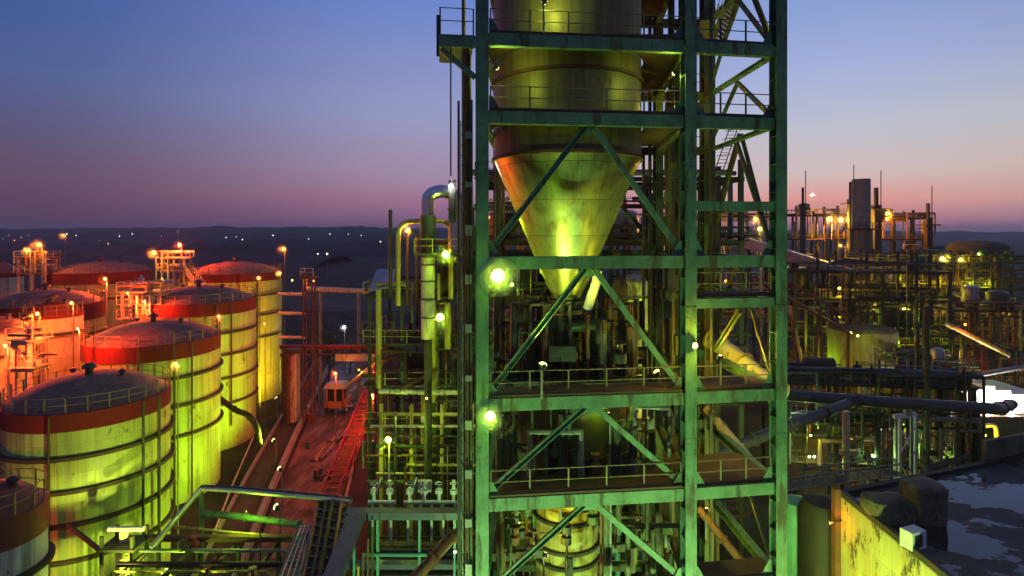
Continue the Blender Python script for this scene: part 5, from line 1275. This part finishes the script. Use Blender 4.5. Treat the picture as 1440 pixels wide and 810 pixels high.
# right
for px, py, Yl, c, p_, r_, lb in (
    (1313, 631, 62, 'green', 2200, .45, 'brightest green yard lamp right of the white trestle'),
    (1142, 274, 137, 'white', 900, .32, 'white lamp on the skyline at the left end of the plant'),
    (1166, 308, 136, 'amber', 15000, .85, 'big amber glow lamp in the skyline plant, left one'),
    (1182, 309, 136, 'amber', 15000, .8, 'big amber glow lamp in the skyline plant, nearest the stack'),
    (1248, 300, 132, 'amber', 9000, .55, 'amber lamp just right of the short dark stack'),
    (1247, 308, 132, 'orange', 7000, .4, 'orange lamp under the one right of the short dark stack'),
    (1110, 362, 95, 'cool', 1800, .5, 'cool white strip lamp beside the right tower column'),
    (1181, 345, 134, 'amber', 900, .35, 'amber lamp low in the skyline plant'),
    (1325, 364, 96, 'yellow', 1800, .5, 'yellow lamp below the upright tanks, left one of a pair'),
    (1350, 365, 97, 'yellow', 1300, .38, 'yellow lamp below the upright tanks, right one of a pair'),
    (1376, 357, 100, 'lime', 900, .25, 'small lime lamp against the big upright tank wall'),
    (1230, 431, 92, 'yellow', 1500, .35, 'white yellow lamp in the frame right of the stack foot'),
    (1271, 416, 94, 'yellow', 900, .3, 'upper of three stacked yellow lamps'),
    (1271, 427, 94, 'yellow', 900, .32, 'middle of three stacked yellow lamps'),
    (1271, 434, 94, 'yellow', 900, .32, 'lowest of three stacked yellow lamps'),
    (1357, 456, 70, 'orange', 700, .2, 'small orange lamp in the dark red bay below the upright tanks'),
    (1180, 405, 86, 'yellow', 900, .25, 'yellow lamp at the foot of the round stack'),
    (1196, 468, 70, 'yellow', 900, .2, 'amber lamp at the lower end of the truss gallery'),
    (1206, 472, 74.5, 'limey', 480, .22, 'lime lamp against the top band of the round silo'),
    (1202, 531, 60, 'yellow', 300, .2, 'small yellow lamp below the round silo, upper'),
    (1196, 537, 60, 'yellow', 300, .2, 'small yellow lamp below the round silo, lower'),
    (1119, 590, 58, 'cool', 500, .25, 'white lamp right of the tower above the slanted duct'),
    (1138, 642, 56, 'lime', 500, .18, 'lime lamp in the low frame right of the tower, left of a pair'),
    (1145, 642, 56, 'cool', 500, .18, 'white lamp in the low frame right of the tower, right of a pair'),
    (1227, 640, 57, 'green', 600, .18, 'green lamp left of the white trestle'),
    (1240, 604, 58, 'cool', 200, .12, 'tiny white lamp left of the white trestle'),
    (1326, 643, 60, 'lime', 300, .14, 'little lime lamp just below the brightest green yard lamp'),
    (1385, 612, 61, 'yellow', 1400, .16, 'yellow lamp between the curved pipes under the white shed'),
    (1140, 612, 57, 'lime', 800, .14, 'lime lamp on the low vessel right of the tower'),
    ):
    L(px, py, Yl, c, p_ * 1.5, lb, r_ * .8, post=None)
rr = random.Random(77)
for k in range(26):
    px, py = rr.uniform(1112, 1425), rr.uniform(395, 640)
    if 1165 < px < 1255 and 455 < py < 530: continue
    if py > 535 and px > 1330: continue
    Yl = 60 + (640 - py) * .16
    L(px, py, Yl, rr.choice(('lime', 'yellow', 'yellow', 'lime', 'amber')), rr.uniform(700, 2200), 'tiny work lamp glimmering among the dark pipework right of the tower', rr.uniform(.07, .12), post=None, group='tiny work lamps among the right pipework')
for k in range(14):
    L(rr.uniform(692, 955), rr.uniform(440, 760), rr.uniform(41, 45), rr.choice(('lime', 'yellow', 'lime')), rr.uniform(60, 220), 'tiny work lamp glimmering in the dark frame behind the tower', rr.uniform(.04, .07), post=None, group='tiny work lamps behind the tower')
for k, px in enumerate((1362, 1392, 1425)):
    lamp((at(px, 0, 69).x, 69.1, zat(585, 69.1)), 'white', 9000, ('left', 'middle', 'right')[k] + ' of three floodlights washing the white stepped shed', r=.12, face=(0, .8, .5), name='flood_lamp')
lamp((15.5, 29.5, 6), 'limey', 5500, 'floodlight low between the tower and the yellow wall', r=.25, post=0, face=(.8, .1, .3), name='flood_lamp')
lamp((18.9, 33.9, 10.6), 'orange', 160, 'orange lamp near the far corner of the yellow wall', r=.1, face=(.9, -.1, .1), arm=(19.8, 34.2, 10.6))
lamp((16, 23, 6), 'limey', 5500, 'floodlight low in front of the near part of the yellow wall', r=.25, post=0, face=(.8, .1, .3), name='flood_lamp')

HAZE = .0002
hm = bpy.data.materials.new('haze_air'); hm.use_nodes = True; nt = hm.node_tree; nt.nodes.clear()
o_ = N(nt, 'ShaderNodeOutputMaterial'); v_ = N(nt, 'ShaderNodeVolumePrincipled'); v_.inputs['Density'].default_value = HAZE
v_.inputs['Color'].default_value = (.8, .82, .9, 1); v_.inputs['Anisotropy'].default_value = .3
nt.links.new(v_.outputs[0], o_.inputs['Volume'])
MB().box(-3990, -55, -1, 3990, 3600, 62).build('haze', hm)['kind'] = 'stuff'
# ------------------------------------------------------------------ sky, afterglow, air, camera
w = bpy.data.worlds.new('World'); S.world = w; w.use_nodes = True
nt = w.node_tree; nt.nodes.clear()
out = N(nt, 'ShaderNodeOutputWorld'); bg = N(nt, 'ShaderNodeBackground'); bg.inputs['Strength'].default_value = 1.07
tc = N(nt, 'ShaderNodeTexCoord'); sp = N(nt, 'ShaderNodeSeparateXYZ'); nt.links.new(tc.outputs['Generated'], sp.inputs[0])
def mth(op, a, b=None):
    n = N(nt, 'ShaderNodeMath', operation=op)
    for i, v in enumerate((a, b)):
        if v is None: continue
        if hasattr(v, 'is_linked'): nt.links.new(v, n.inputs[i])
        else: n.inputs[i].default_value = v
    return n.outputs[0]
hyp = mth('SQRT', mth('ADD', mth('MULTIPLY', sp.outputs[0], sp.outputs[0]), mth('MULTIPLY', sp.outputs[1], sp.outputs[1])))
tel = mth('DIVIDE', sp.outputs[2], mth('MAXIMUM', hyp, .05))
az = mth('ARCTAN2', sp.outputs[0], sp.outputs[1])
mpS = N(nt, 'ShaderNodeMapping'); mpS.inputs['Scale'].default_value = (2.2, 2.2, 26); nt.links.new(tc.outputs['Generated'], mpS.inputs[0])
nzS = N(nt, 'ShaderNodeTexNoise'); nzS.inputs['Scale'].default_value = 1.3; nzS.inputs['Detail'].default_value = 5; nt.links.new(mpS.outputs[0], nzS.inputs['Vector'])
tel = mth('ADD', tel, mth('MULTIPLY', mth('SUBTRACT', nzS.outputs['Fac'], .5), mth('MINIMUM', mth('MULTIPLY', mth('MAXIMUM', tel, 0), .45), .035)))
def skyr(st): return ramp(nt, tel, [(max(0, p), lin(*c)) for p, c in st])
left = skyr([(0, (72, 58, 84)), (.02, (84, 62, 92)), (.07, (94, 72, 98)), (.135, (86, 82, 116)), (.21, (76, 92, 142)), (.30, (62, 88, 148)), (1, (66, 76, 124))])
mid = skyr([(0, (106, 82, 112)), (.025, (134, 96, 130)), (.056, (158, 114, 142)), (.10, (158, 136, 164)), (.2, (146, 150, 190)), (.4, (106, 130, 196)), (1, (68, 80, 130))])
right = skyr([(0, (130, 100, 128)), (.015, (188, 124, 140)), (.046, (222, 152, 146)), (.09, (206, 182, 180)), (.16, (184, 186, 200)), (.25, (160, 172, 212)), (.34, (136, 156, 206)), (1, (70, 82, 132))])
farr = skyr([(0, (120, 100, 130)), (.015, (160, 124, 142)), (.046, (200, 152, 150)), (.09, (198, 178, 172)), (.16, (180, 182, 192)), (.25, (152, 164, 200)), (.34, (126, 146, 194)), (1, (70, 82, 132))])
def sstep(a, lo, hi):
    m_ = N(nt, 'ShaderNodeMapRange', interpolation_type='SMOOTHSTEP'); nt.links.new(a, m_.inputs[0])
    m_.inputs[1].default_value = lo; m_.inputs[2].default_value = hi; return m_.outputs[0]
R_ = math.radians
c = mix(nt, sstep(az, R_(-44), R_(-6)), left, mid)
c = mix(nt, sstep(az, R_(-6), R_(28)), c, right)
c = mix(nt, sstep(az, R_(30), R_(46)), c, farr)
c = mix(nt, sstep(az, R_(60), R_(150)), c, left)
sky = N(nt, 'ShaderNodeTexSky', sky_type='NISHITA'); sky.sun_disc = False
sky.sun_elevation = R_(-2.5); sky.sun_rotation = R_(25); sky.ozone_density = 2; sky.dust_density = 1.5
bg2 = N(nt, 'ShaderNodeBackground'); nt.links.new(sky.outputs[0], bg2.inputs[0]); bg2.inputs['Strength'].default_value = .05
add = N(nt, 'ShaderNodeAddShader')
nt.links.new(c, bg.inputs[0]); nt.links.new(bg.outputs[0], add.inputs[0]); nt.links.new(bg2.outputs[0], add.inputs[1]); nt.links.new(add.outputs[0], out.inputs[0])
cam = bpy.data.cameras.new('camera'); co = bpy.data.objects.new('camera', cam); COL.objects.link(co)
co.location = (0, 0, H); co.rotation_euler = (PI / 2, 0, 0)
cam.sensor_width = 36; cam.lens = 36 * F / 1440; cam.shift_y = -80 / 1440; cam.clip_end = 9000; cam.clip_start = .2
S.camera = co
S.view_settings.view_transform = 'Standard'; S.view_settings.look = 'None'; S.view_settings.gamma = 1; S.view_settings.exposure = 0
S.cycles.use_denoising = True; S.cycles.denoiser = 'OPENIMAGEDENOISE'
S.cycles.max_bounces = 4; S.cycles.diffuse_bounces = 2; S.cycles.glossy_bounces = 3; S.cycles.sample_clamp_indirect = 4
S.cycles.caustics_reflective = False; S.cycles.caustics_refractive = False
